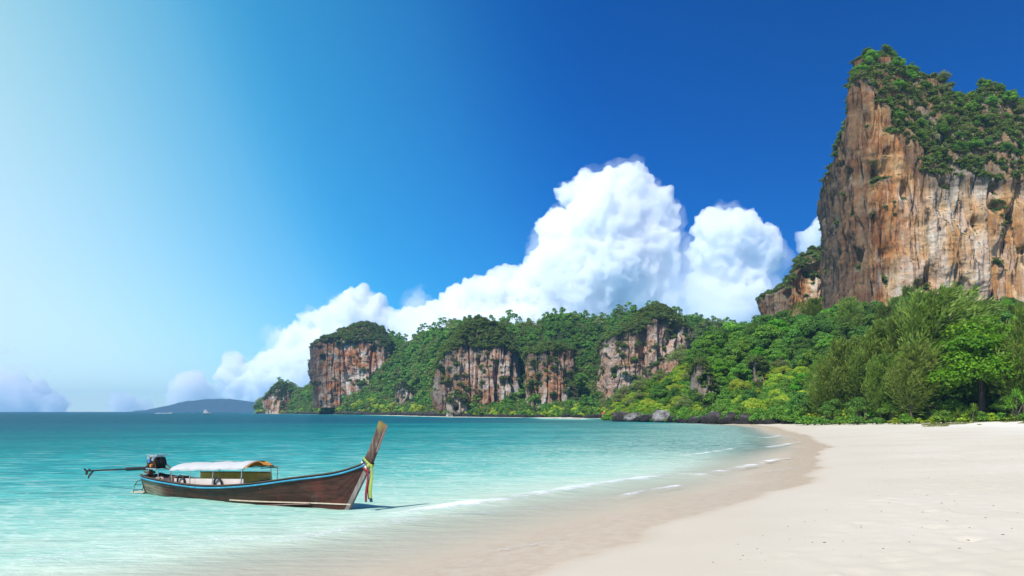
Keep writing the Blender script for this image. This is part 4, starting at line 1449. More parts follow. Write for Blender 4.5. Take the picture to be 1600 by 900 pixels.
for px, d, w, h_, k, lab in ROCKS:
    d = float(np.interp(px, [945, 959, 985, 1021, 1079, 1171, 1257], [211, 207, 198, 187, 172, 152, 134])) - 1.5 + (d % 3) * .6
    x_, y_ = (px - 800) / 1200 * d, d
    hw = w / 1200 * d / 2
    hh_ = h_ / 1200 * d / 2
    o = link("shore_rock", rocks[k], label=lab, cat="rock", group="rocks along the point", loc=(x_, y_, hh_ * .8 - .1))
    if 'pale' in lab and 'between' not in lab and 'beside' not in lab and 'right of' not in lab or 'top' in lab:
        o.data = o.data.copy()
        o.data.materials[0] = m_rock_pale
    o.scale = (hw * 1.25, hw * 1.0, hh_ * 1.25)
    o.rotation_euler = (rr.uniform(-.2, .2), rr.uniform(-.2, .2), rr.uniform(-.5, .5))
# the far shore's broken rocks: too small to tell apart
Vs, Fs, off_ = [], [], 0
for k in range(150):
    t = k / 149
    i = int(t * 0.93 * (bayV.shape[0] - 1))
    p = bayV[i, 0]
    s_ = rr.uniform(1.0, 2.6) * (.7 if p[1] < 420 else 1.4)
    me_ = rocks[k % 5]
    V = np.array([v.co[:] for v in me_.vertices])[:]
    F_ = np.array([f.vertices[:] for f in me_.polygons])
    a = rr.uniform(0, 6.28)
    Rm = np.array([[math.cos(a), -math.sin(a), 0], [math.sin(a), math.cos(a), 0], [0, 0, 1]])
    if 9 < p[0] < 26 and p[1] < 330 and rr.random() < .8:
        continue
    V = (V * np.array([s_ * 1.5, s_, s_ * .8])) @ Rm.T + np.array([p[0] + rr.normal() * .8, p[1] - rr.uniform(-1, 1.5), .2])
    Vs.append(V)
    Fs.append(F_ + off_)
    off_ += len(V)
link("shore_boulders", mesh_np("shore_boulders", np.concatenate(Vs), np.concatenate(Fs), False, [m_rock]), kind='stuff', label='broken dark rocks along the far shore')

# ------------------------------------------------------------------ long-tail boat
BO = (-11.7, 24.6, 0.0)
BROT = math.atan2(20.3 - 24.6, -4.32 + 11.7)

m_hull, gg = new_mat("hull_wood")
oc = gg.n('ShaderNodeTexCoord').outputs['Object']
sx = gg.n('ShaderNodeSeparateXYZ', {0: oc})
grain = gg.noise(gg.mapping(oc, (.55, 4, 7)), 2.0, 8, .65)
wear = gg.noise(gg.mapping(oc, (.7, 1, 1.8)), 1.6, 7, .62, dist=.6)
c = gg.ramp(grain, [(.3, (.022, .008, .005)), (.5, (.050, .016, .010)), (.7, (.084, .030, .018))])
c = gg.mix(gg.rng(wear, .56, .72, 0, .34), c, (.17, .125, .10))          # paint rubbed to grey
c = gg.mix(gg.rng(gg.noise(oc, 1.1, 6, .6), .50, .62, 0, .8), c, (.115, .026, .016))   # red lead showing
c = gg.mix(gg.math('MULTIPLY', gg.rng(sx.outputs[2], .17, .06), gg.rng(grain, .3, .6, .6, 1)), c, (.075, .020, .013))
c = gg.mix(gg.math('MULTIPLY', gg.rng(sx.outputs[0], 1.3, .1), gg.rng(wear, .38, .6, .35, 1)), c, (.46, .34, .23))      # bleached stern planks
seam = gg.n('ShaderNodeTexWave', wave_type='BANDS', bands_direction='Z', ins={'Vector': gg.mapping(oc, (.02, 0, 1)), 'Scale': 1.55, 'Distortion': .25, 'Detail': 1.0})
h = gg.math('ADD', grain, gg.math('MULTIPLY', wear, .6))
b = gg.n('ShaderNodeBump', {'Height': h, 'Strength': .45, 'Distance': .02})
pr = gg.n('ShaderNodeBsdfPrincipled', {'Base Color': c, 'Roughness': gg.rng(wear, .4, .65,   .45, .65), 'Specular IOR Level': .35, 'Normal': b})
finish(m_hull, gg, pr.outputs[0])
M_CYAN = simple_mat("cyan_paint", (.045, .30, .45), .5, .3, 5, bump=.15, col2=(.10, .42, .55))
M_CREAM = simple_mat("cream_paint", (.62, .50, .36), .6, .25, 6)
M_RIM = simple_mat("rail_wood", (.09, .055, .04), .7, .4, 5, stretch=(.3, 3, 3), bump=.3)
M_PALEW = simple_mat("pale_deck_wood", (.42, .31, .27), .8, .35, 4, stretch=(.5, 4, 4), bump=.3)
M_INSIDE = simple_mat("inner_planking", (.20, .13, .10), .8, .4, 4, stretch=(.4, 4, 4), bump=.3)
M_TARP = simple_mat("white_tarpaulin", (.54, .525, .51), .65, .10, 2.5, bump=.25)
M_TARPU = simple_mat("orange_canvas", (.62, .25, .035), .75, .35, 5, bump=.2, col2=(.70, .38, .07))
M_PANEL = simple_mat("pink_white_paint", (.72, .58, .52), .6, .12, 3, col2=(.80, .70, .65))
M_YELLOW = simple_mat("yellow_paint", (.90, .58, .10), .55, .14, 3, col2=(.78, .52, .14))
M_YEDGE = simple_mat("dark_green_trim", (.05, .10, .07), .6)
M_RUBBER = simple_mat("black_rubber", (.016, .016, .017), .65, .3, 20)
M_BLACK = simple_mat("oily_black_metal", (.022, .021, .020), .42, .4, 9, metal=.5, bump=.2)
M_STEEL = simple_mat("galvanised_steel", (.55, .56, .56), .4, .25, 8, metal=.7)
M_RUST = simple_mat("rusty_metal", (.16, .085, .05), .7, .5, 14, metal=.3, bump=.3)
M_WHITEP = simple_mat("white_paint", (.78, .78, .76), .45, .1, 6)
M_BLUEP = simple_mat("blue_plastic", (.04, .20, .50), .4, .1)
M_ORANGEP = simple_mat("orange_plastic", (.65, .22, .03), .4, .1)
M_BELT = simple_mat("olive_weathered_wood", (.24, .19, .06), .8, .4, 6, bump=.3)
M_GREYW = simple_mat("grey_weathered_wood", (.20, .165, .145), .8, .4, 4, stretch=(3, 3, .4), bump=.4, col2=(.30, .27, .25))

BML = Matrix.Translation(BO) @ Matrix.Rotation(BROT, 4, 'Z') @ Matrix.Translation((.5, 0, 0)) @ Matrix.Diagonal((.945, 1, 1, 1))
boat = bpy.data.objects.new("long_tail_boat", None)
COL.objects.link(boat)
boat.matrix_world = BML
tag(boat, "dark brown wooden long tail boat with cyan rail moored in the shallows", "boat")

SX = [-.32, 0.0, 1.2, 3.1, 5.0, 6.8, 8.2, 9.0, 9.3]
SG = [.60, .55, .49, .445, .565, .80, .985, 1.20, 1.33]
SBm = [.34, .40, .54, .65, .63, .47, .23, .085, .045]


def curve1(xs_, ys_, x):
    """smooth interpolation through the station values"""
    K = np.array(list(zip(xs_, ys_)))
    C = catmull(K, 400)
    return np.interp(x, C[:, 0], C[:, 1])


def sheer(x):
    return curve1(SX, SG, x)


def beam(x):
    return np.maximum(curve1(SX, SBm, x), .04)


def keel(x):
    x = np.asarray(x, float)
    k = np.where(x < 1.2, -.08 - .26 * smooth(x, -.32, 1.2), -.34)
    stem = -.30 + (x - 8.28) / (9.3 - 8.28) * 1.60
    return np.where(x > 8.28, np.maximum(k, stem), k)


def hull_surface(nx, nw, inset=0.0, w0=0.0, w1=1.0, x0=-.32, x1=9.3):
    x = np.linspace(x0, x1, nx)
    w = np.linspace(w0, w1, nw)
    Xg, Wg = np.meshgrid(x, w, indexing='ij')
    k, gz, bb = keel(Xg), sheer(Xg), beam(Xg)
    k = np.minimum(k, gz - .02)
    ex = .55 + .45 * smooth(Xg, 5.5, 9.0)
    y = bb * Wg ** ex - inset * (Wg > 0)
    y = np.maximum(y, .012 if inset == 0 else .0)
    # lapped planks: each strake stands a little proud at its lower edge
    if inset == 0:
        s = (Wg * 6.0) % 1.0
        y = y + .013 * (1 - s) * smooth(Wg, .02, .1)
    z = k + (gz - k) * Wg + (inset if inset else 0) * (1 - Wg)
    return Xg, y, z


def both_sides(Xg, y, z):
    nx, nw = Xg.shape
    Vr = np.stack([Xg, -y, z], -1).reshape(-1, 3)
    Vl = np.stack([Xg, y, z], -1).reshape(-1, 3)
    F1 = grid_faces(nx, nw)
    return np.concatenate([Vr, Vl]), np.concatenate([F1, F1[:, ::-1] + nx * nw])


Xg, y, z = hull_surface(110, 49)
V, F = both_sides(Xg, y, z)
hull = link("hull", mesh_np("hull", V, F, True, [m_hull]), boat)
Xg, y, z = hull_surface(80, 16, .035, .05, 1.0, -.29, 9.1)
V, F = both_sides(Xg, np.maximum(y, .004), z)
link("inner_hull", mesh_np("inner_hull", V, F[:, ::-1], True, [M_INSIDE]), boat)


def sweep(pts, wy, hz_, off=(0, 0)):
    """rectangular bar along a path"""
    pts = np.asarray(pts, float)
    t = unit(np.gradient(pts, axis=0))
    side = unit(np.cross(t, np.array([0, 0, 1.])))
    up_ = np.cross(side, t)
    ring = []
    for a, b_ in ((-1, -1), (1, -1), (1, 1), (-1, 1)):
        ring.append(pts + side * (a * wy / 2 + off[0]) + up_ * (b_ * hz_ / 2 + off[1]))
    ring = np.stack(ring, 1)
    m = len(pts)
    V = ring.reshape(-1, 3)
    I, J = np.meshgrid(np.arange(m - 1), np.arange(4), indexing='ij')
    J2 = (J + 1) % 4
    F = np.stack([I * 4 + J, I * 4 + J2, (I + 1) * 4 + J2, (I + 1) * 4 + J], -1).reshape(-1, 4)
    caps = np.array([[3, 2, 1, 0], [(m - 1) * 4 + i for i in range(4)]])
    return V, np.concatenate([F, caps])


def bar(name, pts, wy, hz_, mat, parent, off=(0, 0), sm=False):
    V, F = sweep(pts, wy, hz_, off)
    return link(name, mesh_np(name, V, F, sm, [mat]), parent)


def tube(name, pts, r, mat, parent, sides=8):
    rad = np.full(len(pts), r) if np.ndim(r) == 0 else np.asarray(r)
    V, F = tubes([(pts, rad)], sides)
    return link(name, mesh_np(name, V, F, True, [mat]), parent)


def bmesh_part(name, bm, mat, parent, smooth_shade=False):
    me_ = bpy.data.meshes.new(name)
    bm.to_mesh(me_)
    bm.free()
    me_.materials.append(mat)
    if smooth_shade:
        me_.polygons.foreach_set('use_smooth', [True] * len(me_.polygons))
    return link(name, me_, parent)


def bm_box(bm, c, s, rot=None, bev=.0):
    M = Matrix.Translation(c)
    if rot is not None:
        M = M @ rot
    M = M @ Matrix.Diagonal((*s, 1))
    r = bmesh.ops.create_cube(bm, size=1.0, matrix=M)
    if bev:
        es = list({e for v in r['verts'] for e in v.link_edges})
        bmesh.ops.bevel(bm, geom=es, offset=bev, segments=2, affect='EDGES', profile=.6)
    return bm


def bm_cyl(bm, p0, p1, r0, r1=None, seg=14):
    p0, p1 = Vector(p0), Vector(p1)
    d = p1 - p0
    M = Matrix.Translation((p0 + p1) / 2) @ d.to_track_quat('Z', 'Y').to_matrix().to_4x4()
    bmesh.ops.create_cone(bm, cap_ends=True, segments=seg, radius1=r0, radius2=r0 if r1 is None else r1, depth=d.length, matrix=M)
    return bm


def box(name, c, s, mat, parent, rot=None, bev=.006):
    return bmesh_part(name, bm_box(bmesh.new(), c, s, rot, bev), mat, parent)


xs_ = np.linspace(-.32, 9.22, 60)
for sgn in (-1, 1):
    rail = np.stack([xs_, sgn * (beam(xs_) + .028), sheer(xs_) - .055], -1)
    bar("rub_rail", rail, .03, .046, M_CYAN, boat, sm=True)
    cap = np.stack([xs_, sgn * (beam(xs_) - .005), sheer(xs_) + .012], -1)
    bar("gunwale", cap, .085, .034, M_RIM, boat, sm=True)
    xl = np.linspace(4.2, 8.62, 36)
    zl = .075 + .075 * smooth(xl, 4.0, 8.6)
    kk = keel(xl)
    wl = np.clip((zl - kk) / (sheer(xl) - kk), .01, 1)
    ex = .55 + .45 * smooth(xl, 5.5, 9.0)
    yl = np.maximum(beam(xl) * wl ** ex, .02) + .022
    bar("waterline_stripe", np.stack([xl, sgn * yl, zl], -1), .012, .032, M_CREAM, boat)
# the stem timber and sternpost
st = np.stack([np.linspace(8.26, 9.34, 12), np.zeros(12), np.linspace(-.31, 1.36, 12)], -1)
bar("stem_timber", st, .085, .13, M_GREYW, boat, off=(0, -.01))
bar("sternpost", [(-.36, 0, -.25), (-.36, 0, .1), (-.37, 0, .62)], .09, .07, M_RIM, boat)
V = []
for zz in np.linspace(-.25, .60, 8):
    w_ = np.clip((zz + .26) / .86, .0, 1)
    V += [(-.335, -.34 * w_ ** .55 - .006, zz), (-.335, .34 * w_ ** .55 + .006, zz)]
link("transom", mesh_np("transom", np.array(V), np.array([[2 * i, 2 * i + 1, 2 * i + 3, 2 * i + 2] for i in range(7)]), False, [m_hull]), boat)

# tall raked prow board
pb = bmesh.new()
prof = [(9.10, 1.12, .13), (9.28, 1.36, .135), (9.42, 1.62, .125), (9.60, 1.98, .125), (9.76, 2.30, .135)]
rings = []
for i, (px_, pz_, hw_) in enumerate(prof):
    ax_ = Vector((.86, 0, -.50)).normalized() if i > 1 else Vector((.8, 0, -.6)).normalized()
    th = .055
    c_ = Vector((px_, 0, pz_))
    rings.append([pb.verts.new(c_ + ax_ * a * hw_ + Vector((0, b_ * th, 0))) for a, b_ in ((-1, -1), (1, -1), (1, 1), (-1, 1))])
for a, b_ in zip(rings[:-1], rings[1:]):
    for k in range(4):
        pb.faces.new((a[k], a[(k + 1) % 4], b_[(k + 1) % 4], b_[k]))
pb.faces.new(rings[-1])
pb.faces.new(rings[0][::-1])
bmesh.ops.bevel(pb, geom=list(pb.edges), offset=.012, segments=2, affect='EDGES')
m_prow, gg = new_mat("prow_wood")
oc = gg.n('ShaderNodeTexCoord').outputs['Object']
sx = gg.n('ShaderNodeSeparateXYZ', {0: oc})
gr = gg.noise(gg.mapping(oc, (5, 5, 1.2)), 2.0, 8, .65)
c = gg.ramp(gr, [(.32, (.045, .022, .014)), (.5, (.115, .065, .046)), (.66, (.24, .185, .155))])
c = gg.mix(gg.math('MULTIPLY', gg.rng(sx.outputs[2], 2.0, 2.3), gg.rng(gr, .35, .6, .5, 1)), c, (.28, .21, .05))
c = gg.mix(gg.rng(sx.outputs[2], 1.75, 1.35, 0, .7), c, (.07, .030, .022))
pr = gg.n('ShaderNodeBsdfPrincipled', {'Base Color': c, 'Roughness': .75, 'Normal': gg.n('ShaderNodeBump', {'Height': gr, 'Strength': .5, 'Distance': .02})})
finish(m_prow, gg, pr.outputs[0])
prow = bmesh_part("prow_post", pb, m_prow, boat)
pe = np.array([(px_ + .86 * hw_ * 1.02, 0, pz_ - .5 * hw_ * 1.02) for px_, pz_, hw_ in prof[2:]])
bar("edge_strip", pe, .085, .018, M_PALEW, prow)

# stern deck boards, floor, thwarts and ribs
for k in range(6):
    x_ = -.22 + k * .215
    bw = float(beam(x_)) - .05
    box("deck_board", (x_, 0, float(sheer(x_)) - .075 + .004 * (k % 2)), (.19, 2 * bw, .03), M_PALEW if k % 3 else M_INSIDE, boat)
fl = [(.9, .0, -.02), (8.0, 0, .22)]
for k in range(5):
    yy = (k - 2) * .19
    bar("floor_board", [(1.0, yy, -.03), (3, yy * 1.1, -.06), (5.4, yy * 1.1, -.02), (7.3, yy * .5, .12)], .17, .025, M_INSIDE, boat)
for x_ in (1.35, 5.55, 6.25, 6.95, 7.6):
    bw = float(beam(x_)) - .045
    box("thwart", (x_, 0, float(sheer(x_)) - .14), (.17, 2 * bw, .035), M_PALEW, boat)
for x_ in (5.3, 5.75, 6.15, 6.5, 6.85, 7.2, 7.5):
    for sgn in (-1, 1):
        bw = float(beam(x_))
        zs_ = float(sheer(x_))
        bar("rib", [(x_, sgn * (bw * .72 - .05), zs_ - .42), (x_, sgn * (bw * .9 - .05), zs_ - .18), (x_, sgn * (bw - .06), zs_ - .012)], .05, .035, M_PALEW, boat)
bar("side_locker", [(5.2, .50, .60), (6.3, .45, .73), (7.35, .30, .86)], .16, .05, M_PALEW, boat)
fd = bmesh.new()
a = [fd.verts.new(p) for p in ((7.75, -.30, .885), (9.0, -.05, 1.18), (9.0, .05, 1.18), (7.75, .30, .885))]
b_ = [fd.verts.new(v.co - Vector((0, 0, .03))) for v in a]
fd.faces.new(a)
fd.faces.new(b_[::-1])
for k in range(4):
    fd.faces.new((a[k], b_[k], b_[(k + 1) % 4], a[(k + 1) % 4]))
bmesh_part("foredeck", fd, M_INSIDE, boat)

# canopy on a thin pipe frame
CX0, CX1, CW = 1.48, 4.92, .54


def cz(x, e):        # e = -1..1 across
    base = .855 + .165 * (x - CX0) / (CX1 - CX0)
    return base + .165 * (1 - abs(e) ** 2.3) - .012 * math.sin(x * 5.1) * (1 - e * e) + .006 * math.sin(x * 13 + e * 4)


canopy = None
nx, ne = 44, 25
Vt = np.array([[(x, e * CW, cz(x, e)) for e in np.linspace(-1, 1, ne)] for x in np.linspace(CX0, CX1, nx)])
th = np.array([0, 0, -.012])
V = np.concatenate([Vt.reshape(-1, 3)])
canopy = link("canopy", mesh_np("canopy", V, grid_faces(nx, ne), True, [M_TARP]), boat)
lin = np.array([[(x, e * (CW - .006), cz(x, e) - .014) for e in np.linspace(-1, 1, ne)] for x in np.linspace(CX0 + .005, CX1 + .06, nx)])
link("lining", mesh_np("lining", lin.reshape(-1, 3), grid_faces(nx, ne)[:, ::-1], True, [M_TARPU]), canopy)
fr = np.array([[(CX1 + .012 + .30 * t * (1 - .25 * abs(e)), e * CW * (1 - .03 * t), cz(CX1, e) - .015 - .10 * t ** 1.5 - .015 * math.sin(e * 9)) for e in np.linspace(-.15, 1, ne)] for t in np.linspace(0, 1, 8)])
link("front_flap", mesh_np("front_flap", fr.reshape(-1, 3), grid_faces(8, ne), True, [M_TARPU]), canopy)
val = np.array([[(x, -CW - .004 - .006 * math.sin(x * 9), cz(x, -1) - t * .045 * (1 + .2 * math.sin(x * 6))) for t in (0, .5, 1)] for x in np.linspace(CX0 + .02, CX1 - .02, 40)])
link("valance", mesh_np("valance", val.reshape(-1, 3), grid_faces(40, 3), True, [M_TARP]), canopy)
for sgn in (-1, 1):
    ed = [(x, sgn * (CW - .02), cz(x, 1) - .03) for x in np.linspace(CX0 + .02, CX1 + (.0 if sgn < 0 else .22), 14)]
    tube("eave_pipe", ed, .013, M_STEEL, boat, 6)
    for x in (CX0 + .06, 2.45, 3.55, CX1 - .1):
        gz_ = float(sheer(x))
        tube("post", [(x, sgn * (float(beam(x)) - .06), gz_ - .05), (x, sgn * (CW - .02), cz(x, 1) - .03)], .013, M_STEEL, boat, 6)
for x in (CX0 + .06, 2.45, 3.55, CX1 - .1):
    tube("hoop", [(x, e * (CW - .02), cz(x, e) - .026) for e in np.linspace(-1, 1, 15)], .011, M_STEEL, boat, 6)
tube("front_post", [(CX1 + .2, CW - .04, .50), (CX1 + .22, CW - .03, cz(CX1, 1) - .03)], .013, M_STEEL, boat, 6)
bar("cross_rail", [(CX1 + .2, -.1, .98), (CX1 + .22, CW - .05, .985)], .02, .02, M_RIM, boat)

# cabin sides: pinkish boards nearest the beach, yellow boards on the far side
for k in range(3):
    x0_, x1_ = 1.60 + k * 1.10, 1.60 + (k + 1) * 1.10 - .012
    pm = bmesh.new()
    yv = lambda x: -(float(beam(x)) - .105)
    vs = []
    for x in (x0_, x1_):
        for zt in (.36, .585 + .036 * (x - 1.6)):
            for dy in (0, .022):
                vs.append(pm.verts.new((x, yv(x) + dy, zt)))
    for f in ((0, 4, 6, 2), (1, 3, 7, 5), (2, 6, 7, 3), (0, 2, 3, 1), (4, 5, 7, 6), (0, 1, 5, 4)):
        pm.faces.new([vs[i] for i in f])
    bmesh_part("side_panel", pm, M_PANEL, boat)
for k in range(3):
    x0_, x1_ = 1.60 + k * 1.06, 1.60 + (k + 1) * 1.06 - .01
    pm = bmesh.new()
    vs = []
    for x in (x0_, x1_):
        yy = float(beam(x)) - .09
        for zt in (.38, .70 + .035 * (x - 1.6)):
            for dy in (0, -.022):
                vs.append(pm.verts.new((x, yy + dy, zt)))
    for f in ((0, 2, 6, 4), (1, 5, 7, 3), (2, 3, 7, 6), (0, 1, 3, 2), (4, 6, 7, 5), (0, 4, 5, 1)):
        pm.faces.new([vs[i] for i in f])
    pl_ = bmesh_part("side_panel", pm, M_YELLOW, boat)
    pl_['label'] = "yellow side panel"
    bar("trim", [(x0_, float(beam(x0_)) - .10, .712 + .035 * (x0_ - 1.6)), (x1_, float(beam(x1_)) - .10, .712 + .035 * (x1_ - 1.6))], .035, .03, M_YEDGE, pl_)
box("front_panel", (4.82, .30, .60), (.025, .46, .42), M_YELLOW, boat)
box("bulkhead", (4.93, .0, .48), (.03, 1.0, .26), M_YEDGE, boat)

# long-tail engine with its shaft, carried on a pivot at the stern
eng = box("engine", (.02, 0, .98), (.46, .34, .36), M_BLACK, boat, bev=.03)
eb = bmesh.new()
bm_box(eb, (-.02, 0, 1.185), (.40, .28, .06), bev=.015)
bm_cyl(eb, (-.14, -.20, 1.12), (-.14, -.12, 1.12), .075, .075)
bm_cyl(eb, (.10, -.21, 1.10), (.10, -.12, 1.10), .06, .06)
bmesh_part("rocker_cover", eb, M_STEEL, eng)
eb = bmesh.new()
bm_cyl(eb, (.24, 0, 1.0), (.31, 0, 1.0), .15, .15, 22)
bm_cyl(eb, (.31, 0, 1.0), (.34, 0, 1.0), .10, .07, 22)
bmesh_part("flywheel", eb, M_BLACK, eng)
eb = bmesh.new()
bm_cyl(eb, (-.06, -.24, 1.04), (-.06, -.16, 1.04), .062, .05)
bmesh_part("filter_cap", eb, M_BLUEP, eng)
eb = bmesh.new()
bm_cyl(eb, (.02, -.23, .90), (.02, -.16, .90), .05, .05)
bmesh_part("oil_filter", eb, M_ORANGEP, eng)
eb = bmesh.new()
for k in range(7):
    bm_cyl(eb, (-.2 + .07 * k, -.175, .86 + .03 * (k % 3)), (-.2 + .07 * k, -.20, 1.10 - .04 * (k % 2)), .018, .014, 8)
bm_cyl(eb, (-.24, -.1, .92), (-.36, -.16, .84), .03, .02, 8)
bm_cyl(eb, (-.24, .1, .90), (-.42, .08, .80), .03, .02, 8)
bm_box(eb, (-.30, 0, .82), (.16, .22, .14), bev=.02)
bm_cyl(eb, (-.3, -.02, .9), (-.46, -.02, 1.0), .016, .012, 8)
bmesh_part("manifold", eb, M_RUST, eng)
for sgn in (-1, 1):
    bar("mount_frame", [(-.24, sgn * .20, .80), (.30, sgn * .20, .80)], .035, .035, M_STEEL, eng)
    bar("mount_frame", [(.30, sgn * .20, .40), (.30, sgn * .20, 1.22)], .04, .04, M_WHITEP, eng)
    bar("guard_stay", [(.44, sgn * .22, .42), (.40, sgn * .22, .82)], .022, .022, M_STEEL, eng)
bar("mount_frame", [(.30, -.22, 1.235), (.30, .22, 1.235)], .04, .03, M_WHITEP, eng)
bar("mount_frame", [(-.22, -.21, 1.235), (.30, -.21, 1.235)], .025, .025, M_STEEL, eng)
eb = bmesh.new()
bm_cyl(eb, (-.30, 0, .44), (-.30, 0, .78), .07, .055, 14)
bm_box(eb, (-.30, 0, .66), (.2, .20, .08), bev=.015)
bm_cyl(eb, (-.46, -.14, .70), (-.2, -.14, .62), .03, .03, 10)
bmesh_part("pivot", eb, M_RUST, eng)
tube("drive_pipe", [(-.36, 0, .79), (-1.0, 0, .755), (-1.62, 0, .715)], .062, M_BLACK, eng, 10)
sh = tube("drive_shaft", [(-1.60, 0, .716), (-2.9, 0, .64), (-3.95, 0, .575)], .028, M_BLACK, eng, 8)
bar("fin", [(-3.62, 0, .57), (-3.84, 0, .44), (-3.92, 0, .32)], .018, .05, M_BLACK, eng)
bar("fin", [(-3.90, 0, .34), (-3.55, 0, .60)], .016, .03, M_RUST, eng)
pp = bmesh.new()
bm_cyl(pp, (-3.95, 0, .575), (-4.05, 0, .567), .03, .02, 10)
for k in range(3):
    a0 = k * 2.094 + .4
    c_ = Vector((-4.0, math.cos(a0) * .075, .57 + math.sin(a0) * .075))
    rot = Matrix.Rotation(a0 - math.pi / 2, 4, 'X') @ Matrix.Rotation(.6, 4, 'Z')
    bmesh.ops.create_uvsphere(pp, u_segments=10, v_segments=6, radius=1.0, matrix=Matrix.Translation(c_) @ rot @ Matrix.Diagonal((.016, .045, .07, 1)))
bmesh_part("propeller", pp, M_RUST, eng, True)
tube("exhaust_pipe", [(.12, .14, 1.1), (.30, .16, .92), (.62, .14, .79), (.95, .12, .78)], .022, M_RUST, eng, 8)
tube("tiller", [(.34, .05, .80), (.75, .06, .80), (1.12, .05, .82)], .018, M_RUST, eng, 8)

# boarding ladder of bent rod hanging at the stern
lad = tube("boarding_ladder", [(-.36, -.18, .40), (-.50, -.20, .43), (-.66, -.22, .40), (-.80, -.24, .26), (-.86, -.25, .05), (-.86, -.25, -.12)], .013, M_RUST, boat, 6)
tube("side_rod", [(-.36, .14, .36), (-.52, .12, .40), (-.72, .10, .34), (-.84, .08, .2), (-.92, .07, -.1)], .013, M_RUST, lad, 6)
tube("side_rod", [(-.37, -.02, .30), (-.50, -.04, .20), (-.48, -.1, .06), (-.40, -.1, .0)], .012, M_RUST, lad, 6)
for q in ((-.66, .40), (-.80, .26), (-.86, .08)):
    tube("rung", [(q[0], -.23, q[1]), (q[0] - .04, .09, q[1])], .011, M_RUST, lad, 6)
bar("step_board", [(-.38, -.05, .03), (-.7, -.07, .022), (-1.02, -.09, .012)], .34, .03, M_CREAM, lad)

# loose gear on the stern deck
rg2 = np.random.default_rng(3)
gear = [("coiled_rope", "pale coil of rope lying on the boat's stern deck", (.55, -.25)), ("coiled_rope", "smaller rope coil beside the engine mount", (.72, .2))]
for nm, lab, (x_, y_) in gear:
    pts_ = []
    for k in range(70):
        a = k * .33
        rr_ = .12 + .03 * math.sin(k * 1.3) - .0005 * k
        pts_.append((x_ + rr_ * math.cos(a), y_ + rr_ * math.sin(a), float(sheer(x_)) - .045 + .0012 * k))
    V, F = tubes([(pts_, np.full(70, .014))], 6)
    M = BML
    o = link(nm, mesh_np(nm, V, F, True, [M_CREAM]), label=lab, cat="rope")
    o.matrix_world = M
bx = bmesh.new()
bm_box(bx, (1.0, .12, float(sheer(1.0)) + .02), (.34, .5, .14), bev=.012)
o = bmesh_part("tool_box", bx, M_RUST, None)
o.matrix_world = BML
tag(o, "small brown box on the boat's stern deck before the canopy", "box")

# tyre fenders leaning on the cabin side
for k, (x_, lab) in enumerate(((2.05, "black tyre hung inside the boat's rail nearer the engine"), (3.86, "black tyre hung inside the boat's rail nearer the prow"))):
    bm = bmesh.new()
    R_, r_, n1_, n2_ = .165, .034, 32, 10
    rings = []
    for i in range(n1_):
        a = 2 * math.pi * i / n1_
        rings.append([bm.verts.new(((R_ + r_ * math.cos(b0)) * math.cos(a), r_ * .9 * math.sin(b0), (R_ + r_ * math.cos(b0)) * math.sin(a))) for b0 in (2 * math.pi * j / n2_ for j in range(n2_))])
    for i in range(n1_):
        for j in range(n2_):
            bm.faces.new((rings[i][j], rings[i][(j + 1) % n2_], rings[(i + 1) % n1_][(j + 1) % n2_], rings[(i + 1) % n1_][j]))
    o = bmesh_part("tyre", bm, M_RUBBER, None, True)
    tag(o, lab, "tyre", "tyres hung along the boat")
    o.matrix_world = BML @ Matrix.Translation((x_, -(float(beam(x_)) - .055), float(sheer(x_)) + .06)) @ Matrix.Rotation(.10, 4, 'X')

# ribbons tied round the prow
ML = BML
ROPE = [("red", (.30, .025, .03)), ("navy", (.018, .03, .075)), ("green", (.34, .42, .09)), ("white", (.78, .76, .74))]
RM = {n: simple_mat(n + "_cloth", c, .75, .18, 12, bump=.3) for n, c in ROPE}
rib = bpy.data.objects.new("ribbon", None)
COL.objects.link(rib)
rib.matrix_world = ML @ Matrix.Translation((9.15, 0, 1.2))
tag(rib, "green white navy and red cloth ribbons knotted round the boat's prow", "ribbon")
o0 = Vector((9.15, 0, 1.2))


def wrap(nm, t, mat, wd):
    """a band round the prow at height parameter t along its rake"""
    cx_, cz_ = 9.165 + .20 * t, 1.15 + .30 * t
    pts_ = []
    for k in range(25):
        a = 2 * math.pi * k / 24
        ax_ = Vector((.84, 0, -.54))
        p = Vector((cx_, 0, cz_)) + ax_ * (.185 * math.cos(a)) + Vector((0, .085 * math.sin(a), 0)) + Vector((-.02, 0, .02)) * math.sin(a * 2)
        pts_.append(p - o0)
    upv = Vector((.52, 0, .85))
    V = []
    for p in pts_:
        V += [tuple(p - upv * wd / 2), tuple(p + upv * wd / 2)]
    F = [[2 * i, 2 * i + 1, 2 * i + 3, 2 * i + 2] for i in range(24)]
    ob = link(nm, mesh_np(nm, np.array(V), np.array(F), True, [mat]), rib)
    md = ob.modifiers.new("thick", 'SOLIDIFY')
    md.thickness = .012
    return ob


for nm, t, k, wd in (("band", -.08, "red", .06), ("band", .10, "white", .065), ("band", .28, "navy", .05), ("band", .46, "green", .075)):
    wrap(nm, t, RM[k], wd)


